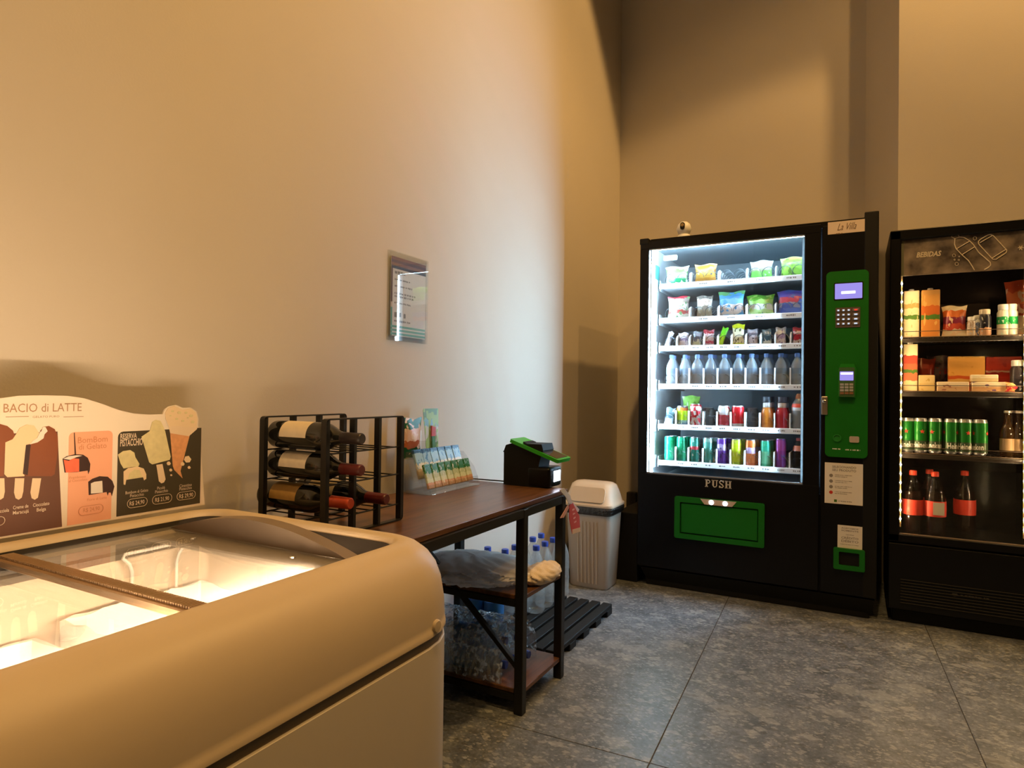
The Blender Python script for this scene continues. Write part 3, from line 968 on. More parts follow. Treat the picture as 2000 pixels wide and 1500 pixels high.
# ================================================================== THINGS ON THE DESK
hs = thing('acrylic_holder', 'clear acrylic holder behind the tiered display carrying the snack bag', 'holder', (-1.485, 2.02, DT))
MB().rbox((-1.4985, 1.90, DT + .001), (-1.4955, 2.14, .90), .001, 1).build('back_plate', M_ACRYL, hs)
MB().rbox((-1.4955, 1.90, .838), (-1.469, 2.14, .842), .001, 1).build('ledge', M_ACRYL, hs)
MB().rbox((-1.469, 1.90, .838), (-1.466, 2.14, .868), .001, 1).build('front_lip', M_ACRYL, hs)
MB().rbox((-1.4955, 1.90, DT + .001), (-1.468, 2.14, DT + .004), .001, 1).build('base', M_ACRYL, hs)
bag('dark green and white snack bag propped behind the wine rack', 'snack bag',
    pack([(0, '#0f4a22'), (.26, '#a85a2a'), (.42, '#d9b9a0'), (.72, '#0f5a2c')], .3, blot='#e8d6c4', bscale=5, bamt=.58),
    .11, .15, .022, (-1.482, 1.955, .8425), math.radians(88), seed=3)
# tall blister card
cd = thing('blister_card', 'tall green and pale blue hanging card with a red brush at its centre', 'package', (-1.478, 2.085, .8425))
c0 = V3((-1.478, 2.085, .8425))
FC = (c0, V3((.10, .995, 0)), V3((-.06, .006, .998)), V3((.993, -.10, .06)))
MB().prism([(-.034, 0), (.034, 0), (.036, .06), (.044, .178), (.040, .185), (-.044, .185), (-.048, .178), (-.038, .06)], FC, -.001, .001).build('card', pack([(0, '#5f8f3e'), (.30, '#b9c3b0'), (.62, '#6fa7ae'), (.78, '#5b8a4a')], .3, blot='#8fb860', bscale=4), cd)
MB().prism(rrect(-.016, .015, .020, .12, .008), FC, .001, .009).build('blister', M_ACRYL, cd)
MB().prism([(-.006, .02), (.012, .02), (.012, .075), (-.006, .075)], FC, .002, .007).build('brush_handle', pbr('brush_green', (.05, .25, .06), .4), cd)
MB().prism([(-.010, .075), (.014, .075), (.016, .110), (-.006, .116)], FC, .002, .008).build('brush_head', pbr('brush_red', (.6, .05, .02), .4), cd)

ts = thing('tiered_display', 'clear acrylic two-tier display of small sachets on the desk', 'display', (-1.40, 2.05, DT))
TY0, TY1 = 1.895, 2.235
TYM = (TY0 + TY1) / 2
MB().rbox((-1.462, TY0, DT + .001), (-1.345, TY1, DT + .004), .001, 1).build('base', M_ACRYL, ts)
for (xa, za, xb, zb_) in ((-1.415, .762, -1.452, .85), (-1.368, .732, -1.395, .80)):
    MB().bar((xa - .010, TYM, za), (xb - .010, TYM, zb_), TY1 - TY0, .003, (1, 0, 0)).build('sloped_back', M_ACRYL, ts)
    MB().bar((xa + .014, TYM, za - .004), (xa + .009, TYM, za + .022), TY1 - TY0, .003, (1, 0, 0)).build('front_lip', M_ACRYL, ts)
for y in (TY0, TY1):
    MB().prism([(-1.462, DT + .004), (-1.345, DT + .004), (-1.375, .79), (-1.43, .85), (-1.462, .85)], (V3((0, y, 0)), V3((1, 0, 0)), V3((0, 0, 1)), V3((0, -1, 0))), -.0015, .0015).build('side_plate', M_ACRYL, ts)


def sachet(x, y, z, w, h, d, rake, mat, label, group, rz=0):
    o = MB().rbox((-w / 2, -d / 2, 0), (w / 2, d / 2, h), .002, 1).rbox((-w / 2 + .002, -d / 2 - .001, h * .93), (w / 2 - .002, d / 2 + .001, h * .96), .0005, 1).build('sachet', mat)
    tag(o, label, 'sachet', group)
    put(o, (x, y, z), (-rake, 0, math.radians(90) + rz))
    return o


for k in range(6):
    m = pack([(0, '#b9a88c'), (.30, '#d9dfe2'), (.52, '#8fbce0'), (.86, '#2d5f9c')], .3, blot='#3f7fc0', bscale=5, bamt=.6)
    sachet(-1.412, 1.935 + .0515 * k, .770, .044, .112, .012, math.radians(20), m, 'blue and white sachet, %s from the wine rack in the upper tier' % ORD[k], 'blue sachets in the upper tier', random.uniform(-.16, -.04))
for k in range(7):
    m = pack([(0, '#c9a183'), (.25, '#cfe0c4'), (.42, '#b5cba4'), (.62, '#2f7a3a')], .35, blot='#dfe6d4', bscale=6, bamt=.62)
    sachet(-1.364, 1.922 + .0445 * k, .738, .040, .092, .010, math.radians(18), m, 'green and cream sachet, %s from the wine rack in the lower tier' % ORD[k], 'green sachets in the lower tier')

# wall socket behind the desk
ps = onx(811, 862, XW)
so = thing('wall_socket', 'small white power socket on the wall above the desk', 'socket', (XW, ps.y, ps.z - .04))
MB().rbox((XW + .001, ps.y - .032, ps.z - .045), (XW + .008, ps.y + .032, ps.z + .045), .003, 2).build('plate', M_WHITE, so)
MB().rbox((XW + .008, ps.y - .014, ps.z - .016), (XW + .010, ps.y + .014, ps.z + .016), .001, 1).build('outlet', M_INKG, so)

# price checker
yk = 2.29
kq = thing('price_checker', 'black price checker with green framed tilted screen at the far end of the desk', 'scanner', (-1.16, yk + .05, DT))


def pk_(x, y):
    p = ony(x, y, yk); return (p.x, p.z)


FK = (V3((0, yk, 0)), V3((1, 0, 0)), V3((0, 0, 1)), V3((0, -1, 0)))
zb0 = DT + .001
col = [pk_(984, 900), pk_(984, 880), pk_(988, 869), pk_(998, 866), pk_(1058, 868), pk_(1061, 880), pk_(1054, 900), pk_(1052, 911)]
col = [(col[0][0], zb0)] + col + [(col[-1][0], zb0)]
MB().prism(col, FK, -.10, .0).build('tower', M_BLACKM, kq, smooth=30)
f0, f1 = pk_(1030, 911), pk_(1074, 953)
MB().rbox((f0[0], yk - .003, zb0), (f1[0], yk + .115, f0[1]), .012, 3).build('scanner_box', M_BLACK, kq, smooth=40)
MB().rbox((f1[0] - .002, yk + .035, zb0 + .022), (f1[0] + .0015, yk + .098, f0[1] - .016), .001, 1).build('scan_window', emit('scan_light', (.80, .82, 1.0), 9.0), kq)
a0, a1 = pk_(996, 863), pk_(1090, 905)
ta = V3((a0[0], 0, a0[1])); tb = V3((a1[0], 0, a1[1])); td = (tb - ta).normalized(); tn = V3((-td.z, 0, td.x))
if tn.z < 0:
    tn = -tn
FT = (V3((ta.x, yk - .008, ta.z)), td, V3((0, 1, 0)), tn)
TL = (tb - ta).length
MB().prism(rrect(0, 0, TL, .128, .008), FT, 0, .014).build('bezel', M_GREEN2, kq, smooth=30)
MB().prism(rrect(TL * .30, .010, TL * .95, .118, .004), FT, .014, .0155).build('screen', pbr('screen_glass', (.05, .045, .04), .12, spec=.8), kq)
MB().prism(rrect(TL * .22, .02, TL * .30, .108, .003), FT, .014, .020).build('brow', M_BLACKM, kq)
MB().tube([(col[1][0] + .004, yk + .03, zb0 + .13), (col[1][0] - .012, yk + .03, zb0 + .135), (col[1][0] - .016, yk + .03, zb0 + .13)], .005, 8).build('plug', M_BLACKM, kq)
MB().tube([(col[1][0] + .004, yk + .03, zb0 + .008), (col[1][0] - .02, yk + .03, zb0 + .008), (-1.44, yk + .035, zb0 + .006), (-1.495, yk + .03, zb0 + .006)], .003, 6).build('cable', M_BLACKM, kq)

# red hang tag on the desk corner
def px_(x, y, X=-.978):
    p = onx(x, y, X); return (p.y, p.z)


tg = thing('hang_tag', 'red and white hang tag on a strap looped over the desk corner', 'tag', (-.978, 2.34, .55))
FG = FX(-.978)
MB().prism([px_(1112, 986), px_(1118, 982), px_(1131, 1008), px_(1133, 1038), px_(1117, 1043), px_(1111, 1012)], FG, 0, .0015).build('red_card', pbr('tag_red', (.50, .06, .045), .5, noise=.1, nscale=30), tg)
MB().prism([px_(1117, 1034), px_(1133, 1030), px_(1133, 1038), px_(1117, 1043)], FG, .0015, .0022).build('card_end', pbr('tag_tan', (.6, .45, .30), .5), tg)
MB().prism([px_(1092, 957), px_(1101, 953), px_(1113, 968), px_(1117, 984), px_(1110, 984), px_(1104, 970)], FG, 0, .002).build('strap', pbr('strap_grey', (.55, .57, .62), .5), tg)
MB().prism([px_(1113, 974), px_(1132, 995), px_(1130, 1000), px_(1124, 998), px_(1111, 984)], FG, -.003, -.001).build('strap', pbr('strap_lilac', (.60, .52, .56), .5), tg)
MB().prism([px_(1110, 986), px_(1113, 990), px_(1102, 1011), px_(1095, 1012)], FG, -.003, -.001).build('strap', pbr('strap_pink', (.55, .30, .27), .5), tg)
mb = MB()
for k in range(4):
    u, v = px_(1117 + k * 1.2, 996 + 8 * k); scribble(mb, FG, u, v, .022, .008, .0019, seed=k)
mb.build('lettering', pbr('tag_print', (.8, .55, .5), .6), tg)

# ================================================================== THINGS ON THE DESK'S SHELVES
def blob(name, label, cat, mat, c, rad, amp, seed, flat=0.0, nu=36, nv=18, fr=1.0):
    rnd = random.Random(seed)
    ks = [(rnd.uniform(2, 9) * fr, rnd.uniform(2, 9) * fr, rnd.uniform(2, 9) * fr, rnd.uniform(0, 6.28), rnd.uniform(.3, 1)) for _ in range(9)]
    vs = []
    for j in range(nv + 1):
        th = math.pi * j / nv
        for i in range(nu):
            ph = 2 * math.pi * i / nu
            n = V3((math.sin(th) * math.cos(ph), math.sin(th) * math.sin(ph), math.cos(th)))
            s = sum(w * abs(math.sin(a * n.x + b * n.y + cc * n.z + p)) for a, b, cc, p, w in ks) / 5 - .5
            q = n * (1 + amp * s)
            z = q.z * rad[2]
            vs.append((c[0] + q.x * rad[0], c[1] + q.y * rad[1], c[2] + max(z, -flat)))
    fs = [(j * nu + i, (j + 1) * nu + i, (j + 1) * nu + (i + 1) % nu, j * nu + (i + 1) % nu) for j in range(nv) for i in range(nu)]
    return tag(MB().add(vs, fs).build(name, mat, smooth=75), label, cat)


M_BAGW = clear('white_bag_plastic', (.95, .97, .98), 1.5, 1.2, rough=.2, milk=.85, milkcol=(.97, .98, 1.0), tl_share=.4)
blob('plastic_bag', 'crumpled translucent white plastic bag slumped on the upper desk shelf', 'plastic bag', M_BAGW, (-1.26, 2.06, .433), (.20, .155, .042), .42, 5, .0308, 64, 32, 1.5)
blob('folded_towel', 'pale fluffy folded cloth on the front of the upper desk shelf', 'cloth', pbr('towel', (.74, .66, .60), .9, noise=.12, nscale=80, bump=.2, bscale=200), (-1.020, 2.155, .425), (.052, .110, .034), .30, 21, .0228, 56, 28, 1.1)
lying = bottle_proto('lying_bottle', '', 'bottle', BOT15, CAP15, M_PET, M_CAPB, [(.0449, .08), (.0449, .138)], M_LABB, s=.86, group='bottles lying on the lower desk shelf')
spots = [(-1.36, 1.993, .1202, 'clear water bottle lying nearest the freezer at the bottom of the shelf pile', 4), (-1.35, 2.075, .1202, 'clear water bottle lying in the middle at the bottom of the shelf pile', 0), (-1.33, 2.157, .1202, 'clear water bottle lying farthest right at the bottom of the shelf pile', -5),
         (-1.38, 2.033, .190, 'clear water bottle lying on top of the shelf pile, nearest the freezer', 3), (-1.35, 2.117, .190, 'clear water bottle lying on top of the shelf pile, on the far side', -4)]
for k, (x, y, z, lab, a) in enumerate(spots):
    o = lying if k == 0 else copy_tree(lying)
    o['label'] = lab
    put(o, (x, y, z), (0, math.radians(90), math.radians(a)))
# crinkled film over the pile
rnd = random.Random(4); vs = []; nu, nv = 60, 26
for j in range(nv + 1):
    t = j / nv
    for i in range(nu + 1):
        x = -1.43 + .36 * i / nu
        a = math.pi * t
        yy = 2.075 - .137 * math.cos(a); zz = .084 + .175 * math.sin(a) ** .7
        vs.append((x + rnd.uniform(-.003, .003), max(1.925, min(2.262, yy + rnd.uniform(-.006, .006))), max(.0835, min(.378, zz + rnd.uniform(-.006, .006)))))
fs = [(j * (nu + 1) + i, j * (nu + 1) + i + 1, (j + 1) * (nu + 1) + i + 1, (j + 1) * (nu + 1) + i) for j in range(nv) for i in range(nu)]
tag(MB().add(vs, fs).build('plastic_film', M_FILM), 'crinkled clear plastic film around the bottles on the lower desk shelf', 'film')

# ================================================================== PALLET AND WATER BOTTLES
pl = thing('plastic_pallet', 'black slatted plastic pallet on the floor behind the desk', 'pallet', (-1.27, 2.70, 0))
PX0, PX1, PY0, PY1 = -1.53, -1.045, 2.36, 3.04
ns = 8
for k in range(ns):
    w = (PX1 - PX0) / ns
    MB().rbox((PX0 + w * k + .004, PY0, .030), (PX0 + w * (k + 1) - .010, PY1, .052), .003, 1).build('slat', M_BLACKM, pl)
for k in range(5):
    y = PY0 + .03 + (PY1 - PY0 - .06) * k / 4
    MB().rbox((PX0 + .004, y - .035, .0), (PX1 - .010, y + .035, .031), .003, 1).build('bearer', M_BLACKM, pl)
big = bottle_proto('water_bottle', '', 'bottle', BOT15, CAP15, M_PET, M_CAPB, group='large water bottles on the pallet')
bigb = bottle_proto('water_bottle', '', 'bottle', BOT15, CAP15, M_PETB, M_CAPB, [(.0449, .02), (.0449, .105)], M_LABB, group='large water bottles on the pallet')
ua = ub = False
for row, (x, y0, n) in enumerate(((-1.425, 2.505, 6), (-1.332, 2.74, 4), (-1.516, 2.50, 2))):
    for k in range(n):
        blue = (row == 0 and k == 0) or row == 2
        src = bigb if blue else big
        used = ub if blue else ua
        o = copy_tree(src) if used else src
        if blue: ub = True
        else: ua = True
        o['label'] = '%s water bottle, %s from the desk in the %s pallet row' % ('blue-labelled' if blue else 'clear', ORD[k], ('middle', 'room-side', 'wall-side')[row])
        put(o, (x, y0 + .0965 * k, .052))

# ================================================================== TRASH BIN
tb_ = thing('trash_bin', 'beige swing-top trash bin with black liner beside the vending machine', 'trash bin', (-1.315, 3.46, 0))


def loft(secs, n=5):
    """secs: (cx, cy, hx, hy, r, z)"""
    mb = MB(); vs = []; m = None
    for (cx, cy, hx, hy, r, z) in secs:
        p = rrect(cx - hx, cy - hy, cx + hx, cy + hy, r, n); m = len(p)
        vs += [(q[0], q[1], z) for q in p]
    fs = [(i * m + k, i * m + (k + 1) % m, (i + 1) * m + (k + 1) % m, (i + 1) * m + k) for i in range(len(secs) - 1) for k in range(m)]
    fs += [tuple(range(m))[::-1], tuple((len(secs) - 1) * m + k for k in range(m))]
    return mb.add(vs, fs)


M_BIN = pbr('bin_plastic', (.50, .44, .37), .45, noise=.03)
M_BINL = pbr('bin_lid_plastic', (.66, .56, .43), .42, noise=.03)
cx, cy = -1.315, 3.46
loft([(cx, cy, .108, .085, .03, 0), (cx, cy, .116, .092, .035, .012), (cx, cy, .136, .110, .035, .44)]).build('body', M_BIN, tb_, smooth=40)
for k in range(6):
    x = cx - .055 + .022 * k
    MB().add([(x - .004, cy - .0935, .03), (x + .004, cy - .0935, .03), (x + .004, cy - .1085, .375), (x - .004, cy - .1085, .375), (x - .004, cy - .0975, .03), (x + .004, cy - .0975, .03), (x + .004, cy - .1125, .375), (x - .004, cy - .1125, .375)], [(0, 1, 2, 3), (7, 6, 5, 4), (0, 4, 5, 1), (1, 5, 6, 2), (2, 6, 7, 3), (3, 7, 4, 0)]).build('rib', M_BIN, tb_)
M_LINER = pbr('bin_liner_film', (.012, .012, .012), .22, spec=.7, bump=.9, bscale=70)
rnd = random.Random(2)
loft([(cx, cy, .137, .111, .035, .415), (cx, cy, .147, .121, .035, .425), (cx, cy, .150, .123, .035, .452), (cx, cy, .142, .116, .035, .463)], 6).build('bin_liner', M_LINER, tb_, smooth=40)
loft([(cx, cy, .148, .122, .035, .460), (cx, cy, .150, .124, .035, .466), (cx, cy, .148, .122, .035, .476), (cx, cy, .142, .115, .04, .480), (cx, cy, .136, .105, .05, .52), (cx, cy, .124, .075, .05, .575), (cx, cy, .108, .050, .04, .588), (cx, cy, .085, .03, .02, .592)], 6).build('lid', M_BINL, tb_, smooth=50)
FQ = (V3((cx, cy - .118, .487)), V3((1, 0, 0)), V3((0, .36, .93)).normalized(), V3((0, -.93, .36)).normalized())
MB().prism(rrect(-.10, 0, .10, .085, .02), FQ, -.014, .003).build('swing_flap', M_BINL, tb_, smooth=40)

# plain black block filling the dark area, and plug, between bin and machine
tag(MB().rbox((-1.235, 3.62, 0), (-1.105, 4.35, .40), .006, 2).build('black_block', M_BLACKM), 'low black block on the floor between the trash bin and the vending machine', 'box')
pg = ony(1236, 980, YB - .002)
pa = thing('power_plug', 'dark power plug with thin cable on the back wall beside the vending machine', 'plug', (pg.x, YB, pg.z - .06))
MB().rbox((pg.x - .035, YB - .05, pg.z - .075), (pg.x + .035, YB - .001, pg.z + .075), .006, 2).build('plug_body', pbr('plug_dark', (.03, .025, .022), .4), pa)
c1 = V3((pg.x - .03, YB - .03, pg.z - .06))
MB().tube([c1, c1 + V3((-.04, 0, -.02)), c1 + V3((-.09, 0, -.05)), c1 + V3((-.13, 0, -.06))], .006, 6).build('cable', pbr('cable_tan', (.35, .25, .15), .5), pa)

# ================================================================== NOTICE ON THE LEFT WALL
NY0, NY1, NZ0, NZ1 = 1.888, 2.135, 1.289, 1.630
nt_ = thing('wall_notice', 'printed notice in a glossy clear acrylic sleeve on the left wall', 'notice', (XW, (NY0 + NY1) / 2, NZ0))
FN = FX(XW)
MB().prism([(NY0 + .015, NZ0 + .018), (NY1 - .012, NZ0 + .018), (NY1 - .012, NZ1 - .02), (NY0 + .015, NZ1 - .02)], FN, .006, .008).build('sheet', M_PAPER, nt_)
MB().prism([(NY0 + .015, NZ1 - .065), (NY1 - .012, NZ1 - .065), (NY1 - .012, NZ1 - .02), (NY0 + .015, NZ1 - .02)], FN, .008, .0084).build('header_picture', pack([(0, '#3a2012'), (.25, '#8a5a3a'), (.5, '#5a3420'), (.75, '#7c4c30')], .4, distort=.05), nt_)
MB().prism([(NY0 + .015, NZ0 + .018), (NY0 + .024, NZ0 + .018), (NY0 + .024, NZ1 - .065), (NY0 + .015, NZ1 - .065)], FN, .008, .0084).build('margin_band', pack([(0, '#4f8f7a'), (.42, '#c9b49f'), (.5, '#5a3420')], .5, distort=.02), nt_)
for k in range(3):
    z = NZ0 + .022 + .014 * k
    MB().prism([(NY0 + .015, z), (NY1 - .012, z), (NY1 - .012, z + .008), (NY0 + .015, z + .008)], FN, .008, .0085).build('footer_stripe', pbr('teal_print', (.16, .42, .35), .5), nt_)
mb = MB()
for k, (z, h, w) in enumerate(((.262, .012, .07), (.235, .007, .10), (.210, .007, .11), (.182, .008, .13), (.170, .008, .12), (.145, .007, .10), (.10, .022, .07), (.075, .009, .10))):
    scribble(mb, FN, NY0 + .036, NZ0 + z, w, h, .0086, seed=k)
mb.build('lettering', M_INKG, nt_)
MB().prism([(NY0, NZ0), (NY1, NZ0), (NY1, NZ1), (NY0, NZ1)], FN, .010, .0125).build('acrylic_front', clear('acrylic_front', (.97, .98, .98), 1.5, 1.5, milk=.02), nt_)
MB().prism([(NY0, NZ0), (NY1, NZ0), (NY1, NZ1), (NY0, NZ1)], FN, .001, .004).build('acrylic_back', M_ACRYL, nt_)

# ================================================================== VENDING MACHINE
YV = 3.574
VX0, VX1, VZ1, VYB = -1.095, 0.100, 1.990, 4.44
vm = thing('vending_machine', 'tall black vending machine with lit glass front and green control panel', 'vending machine', ((VX0 + VX1) / 2, 4.0, 0))
FV = FY(YV)


def pv(x, y, Y=None):
    p = ony(x, y, YV if Y is None else Y); return (p.x, p.z)


GX0, GX1, GZ0, GZ1 = -1.043, -0.232, 0.645, 1.926          # window opening
IX0, IX1, IZ0, IZ1, IYB = -1.040, -0.180, 0.60, 1.955, 4.36  # display chamber
# cabinet: sides, back, top, bottom, control column
mb = MB()
mb.rbox((VX0, YV + .03, .10), (IX0 - .004, VYB, VZ1), .006, 1)
mb.box((IX0 - .004, IYB + .004, .10), (VX1, VYB, VZ1))
mb.box((IX0 - .004, YV + .036, IZ1 + .004), (VX1, VYB, VZ1))
mb.box((IX0 - .004, YV + .036, .10), (VX1, VYB, IZ0 - .004))
mb.box((IX1 + .004, YV + .05, .12), (VX1, VYB, VZ1 - .01))
mb.build('cabinet', M_BLACK, vm)
MB().rbox((VX0 + .04, YV + .05, .0), (VX1 - .03, VYB - .03, .10), .004, 1).build('base', M_BLACKM, vm)
MB().add([(VX0 + .02, YV + .008, .105), (VX1 - .008, YV + .008, .105), (VX1 - .02, YV + .06, .012), (VX0 + .05, YV + .06, .012), (VX0 + .02, YV + .03, .105), (VX1 - .008, YV + .03, .105), (VX1 - .02, YV + .08, .012), (VX0 + .05, YV + .08, .012)],
         [(0, 3, 2, 1), (4, 5, 6, 7), (0, 1, 5, 4), (1, 2, 6, 5), (2, 3, 7, 6), (3, 0, 4, 7)]).build('kick_panel', M_BLACKM, vm)
# glass door
SX = -0.155                                   # seam between door and control column
door = MB()
door.rbox((VX0, YV, GZ1), (SX, YV + .035, VZ1 - .018), .004, 1)
door.rbox((VX0, YV, .115), (SX, YV + .035, GZ0), .004, 1)
door.rbox((VX0, YV, GZ0 - .004), (GX0, YV + .035, GZ1 + .004), .003, 1)
door.rbox((GX1, YV, GZ0 - .004), (SX, YV + .020, GZ1 + .004), .003, 1)
door = door.build('door', M_BLACK, vm)
MB().box((GX0 - .002, YV + .012, GZ0 - .002), (GX1 + .002, YV + .017, GZ1 + .002)).build('window_glass', M_GLASS, door)
for (a, b, c, d) in ((GX0, GZ0, GX1, GZ0 + .006), (GX0, GZ1 - .006, GX1, GZ1)):
    MB().box((a, YV + .004, b), (c, YV + .012, d)).build('window_trim', pbr('grey_trim', (.25, .27, .30), .35), door)
MB().rbox((VX0 - .003, YV - .004, 1.955), (VX0 + .05, YV + .3, VZ1), .004, 1).build('corner_block', M_BLACKM, vm)
# control column front
ccol = MB().rbox((SX + .006, YV, .115), (VX1 - .05, YV + .05, VZ1 - .03), .004, 1).build('control_column', M_BLACK, vm)
MB().rbox((VX1 - .062, YV - .004, .115), (VX1, YV + .3, VZ1 + .018), .004, 1).build('side_post', M_BLACKM, vm)
# chamber lining
MB().box((IX0 - .003, YV + .05, IZ0), (IX0, IYB, IZ1)).build('chamber_side', M_INNERW, vm)
MB().box((IX1, YV + .05, IZ0), (IX1 + .003, IYB, IZ1)).build('chamber_side', M_INNERV, vm)
MB().box((IX0, IYB, IZ0), (IX1, IYB + .003, IZ1)).build('chamber_back', M_INNERV, vm)
MB().box((IX0, YV + .05, IZ1), (IX1, IYB, IZ1 + .003)).build('chamber_top', M_INNERV, vm)
MB().box((IX0, YV + .05, IZ0 - .003), (IX1, IYB, IZ0)).build('chamber_floor', M_INNERV, vm)
# lights of the machine
E_V = emit('machine_led', COOL, 17.0 * K_VEND)
MB().rbox((GX0 + .01, YV + .052, IZ1 - .022), (GX1 + .03, YV + .085, IZ1 - .002), .003, 1).build('top_light', E_V, vm)
MB().rbox((IX0 + .001, YV + .052, IZ0 + .04), (IX0 + .010, YV + .075, IZ1 - .03), .003, 1).build('side_light', emit('machine_led_left', COOL, 155.0), vm)
MB().rbox((-.2115, YV + .038, IZ0 + .05), (-.205, YV + .058, IZ1 - .035), .002, 1).build('side_light', emit('machine_led_bright', COOL_R, 570.0), vm)
MB().rbox((-.246, YV + .060, IZ0 + .04), (IX1 - .001, YV + .064, IZ1 - .03), .001, 1).build('light_baffle', M_BLACKM, vm)  # added baffle, keeps the bright strip's light off the products behind
pt = pv(1276, 518, YV + .06)
MB().prism(rrect(-.0, -.06, .09, .06, .006), (V3((IX0, YV + .12, 1.80)), V3((0, 1, 0)), V3((0, 0, 1)), V3((1, 0, 0))), .0005, .0015).build('side_sticker', pbr('teal_sticker', (.10, .45, .45), .5, noise=.3, nscale=60), vm)
MB().rbox((-1.005, 3.74, 1.888), (-.925, 3.76, 1.918), .004, 1).build('upper_tag', M_WHITE, vm)

# trays
TRAY = [1.729, 1.528, 1.364, 1.143, .908, .697]
YL = 3.70
W5 = [-1.005, -.841, -.682, -.531, -.381, -.222]
W10 = [-1.000, -.913, -.840, -.759, -.683, -.609, -.533, -.456, -.381, -.304, -.228]
TX0, TX1 = -1.015, -.19


def helix(r, length, turns, wire=.0017, sides=4, seg=12):
    pts = []
    n = turns * seg
    for k in range(n + 1):
        t = 2 * math.pi * k / seg
        pts.append((r * math.cos(t), length * k / n, r * math.sin(t)))
    return MB().tube(pts, wire, sides)


hx_small = hx_big = None
for r, zc in enumerate(TRAY):
    zs = zc + .004
    tr = MB().box((TX0, YL + .004, zs - .012), (TX1, IYB - .02, zs)).box((TX0, YL + .004, zs - .03), (TX0 + .003, IYB - .02, zs + .03)).box((TX1 - .003, YL + .004, zs - .03), (TX1, IYB - .02, zs + .03)).build('tray', M_TRAY, vm)
    mb = MB().rbox((TX0, YL - .004, zc - .016), (TX1, YL + .004, zc + .014), .002, 1)
    edges = W5 if r < 2 else W10
    for i in range(len(edges) - 1):
        c = (edges[i] + edges[i + 1]) / 2
        sgn = FY(YL - .0045)
        scribble(mb, sgn, c - .024 if r < 2 else c - .020, zc, .048 if r < 2 else .036, .009, .0, seed=r * 20 + i, mi=1)
    mb.build('price_strip', [M_STRIP, M_INKG], tr)
    hdiv = .075 if r < 2 else (.075 if r == 2 else .10)
    if r == 4 or r == 5:
        hdiv = .09
    for i in range(1, len(edges) - 1):
        x = edges[i]
        MB().prism([(YL + .004, zs), (IYB - .03, zs), (IYB - .03, zs + hdiv), (YL + .05, zs + hdiv), (YL + .012, zs + hdiv * .80), (YL + .004, zs + hdiv * .5)] if r < 3 else
                   [(YL + .004, zs), (IYB - .03, zs), (IYB - .03, zs + hdiv), (YL + .004, zs + hdiv)], (V3((x, 0, 0)), V3((0, 1, 0)), V3((0, 0, 1)), V3((1, 0, 0))), -.0035, .0035).build('divider', M_STRIP, tr)
    for i in range(len(edges) - 1):
        c = (edges[i] + edges[i + 1]) / 2
        if r < 2:
            for s in (-1, 1):
                if hx_big is None:
                    hx_big = helix(.033, .52, 9).build('spiral', M_SPIRAL, tr)
                    hx_big.data.name = 'spiral_wide'; q = hx_big
                    for v in q.data.vertices: v.co += wloc(tr)
                else:
                    q = hx_big.copy(); COL.objects.link(q); q.parent = tr
                q.location = V3((c + s * .034, YL + .012, zs + .036)) - wloc(tr)
        else:
            if hx_small is None:
                hx_small = helix(.031, .52, 9).build('spiral', M_SPIRAL, tr)
                q = hx_small
                for v in q.data.vertices: v.co += wloc(tr)
            else:
                q = hx_small.copy(); COL.objects.link(q); q.parent = tr
            q.location = V3((c, YL + .012, zs + .034)) - wloc(tr)
    tr['label'] = 'grey tray with white price strip'

# lower rail inside the window
MB().rbox((IX0 + .002, YV + .06, .612), (IX1 - .002, YV + .075, .632), .003, 1).build('lower_rail', pbr('rail_grey', (.45, .5, .55), .3), vm)
for zz in TRAY:
    MB().rbox((IX0 + .002, YL - .03, zz - .03), (IX0 + .014, YL + .02, zz + .04), .003, 1).build('tray_bracket', M_TRAY, vm)

# front lettering, flap, control parts
def serif_push():
    mb = MB(); x0, zt = pv(1377, 950); x1, _ = pv(1429, 967)
    z0, z1 = .593, .634
    hgt = z1 - z0
    tot = x1 - x0; cw = tot / 4.0
    def st(u, v, a, b): mb.prism([(u, v), (a, v), (a, b), (u, b)], FV, 0, .0025)
    s, t = .0085, .004
    x = x0
    # P
    st(x + .004, z0, x + .004 + s, z1); st(x, z0, x + s + .008, z0 + t); st(x, z1 - t, x + .016, z1)
    mb.tube([(x + .012, YV - .001, z1 - .003), (x + .019, YV - .001, z1 - .003), (x + .0255, YV - .001, z1 - .009), (x + .0255, YV - .001, z1 - .014), (x + .019, YV - .001, z1 - .020), (x + .012, YV - .001, z1 - .020)], .0028, 5)
    x += cw
    # U
    st(x + .004, z0 + .010, x + .004 + s, z1); st(x, z1 - t, x + s + .008, z1); st(x + .024, z0 + .010, x + .029, z1); st(x + .019, z1 - t, x + .034, z1)
    mb.tube([(x + .0085, YV - .001, z0 + .012), (x + .0095, YV - .001, z0 + .006), (x + .016, YV - .001, z0 + .002), (x + .023, YV - .001, z0 + .005), (x + .0265, YV - .001, z0 + .012)], .003, 5)
    x += cw
    # S
    mb.tube([(x + .027, YV - .001, z1 - .010), (x + .022, YV - .001, z1 - .003), (x + .013, YV - .001, z1 - .002), (x + .007, YV - .001, z1 - .009), (x + .010, YV - .001, z1 - .016), (x + .022, YV - .001, z0 + .017), (x + .027, YV - .001, z0 + .010), (x + .021, YV - .001, z0 + .003), (x + .012, YV - .001, z0 + .003), (x + .006, YV - .001, z0 + .010)], .0034, 5)
    st(x + .025, z1 - .012, x + .029, z1); st(x + .004, z0, x + .008, z0 + .012)
    x += cw
    # H
    for a in (.003, .022):
        st(x + a, z0, x + a + s, z1); st(x + a - .003, z0, x + a + s + .003, z0 + t); st(x + a - .003, z1 - t, x + a + s + .003, z1)
    st(x + .010, (z0 + z1) / 2 - .002, x + .024, (z0 + z1) / 2 + .002)
    mb.build('push_lettering', pbr('silver_print', (.62, .60, .56), .4), vm)


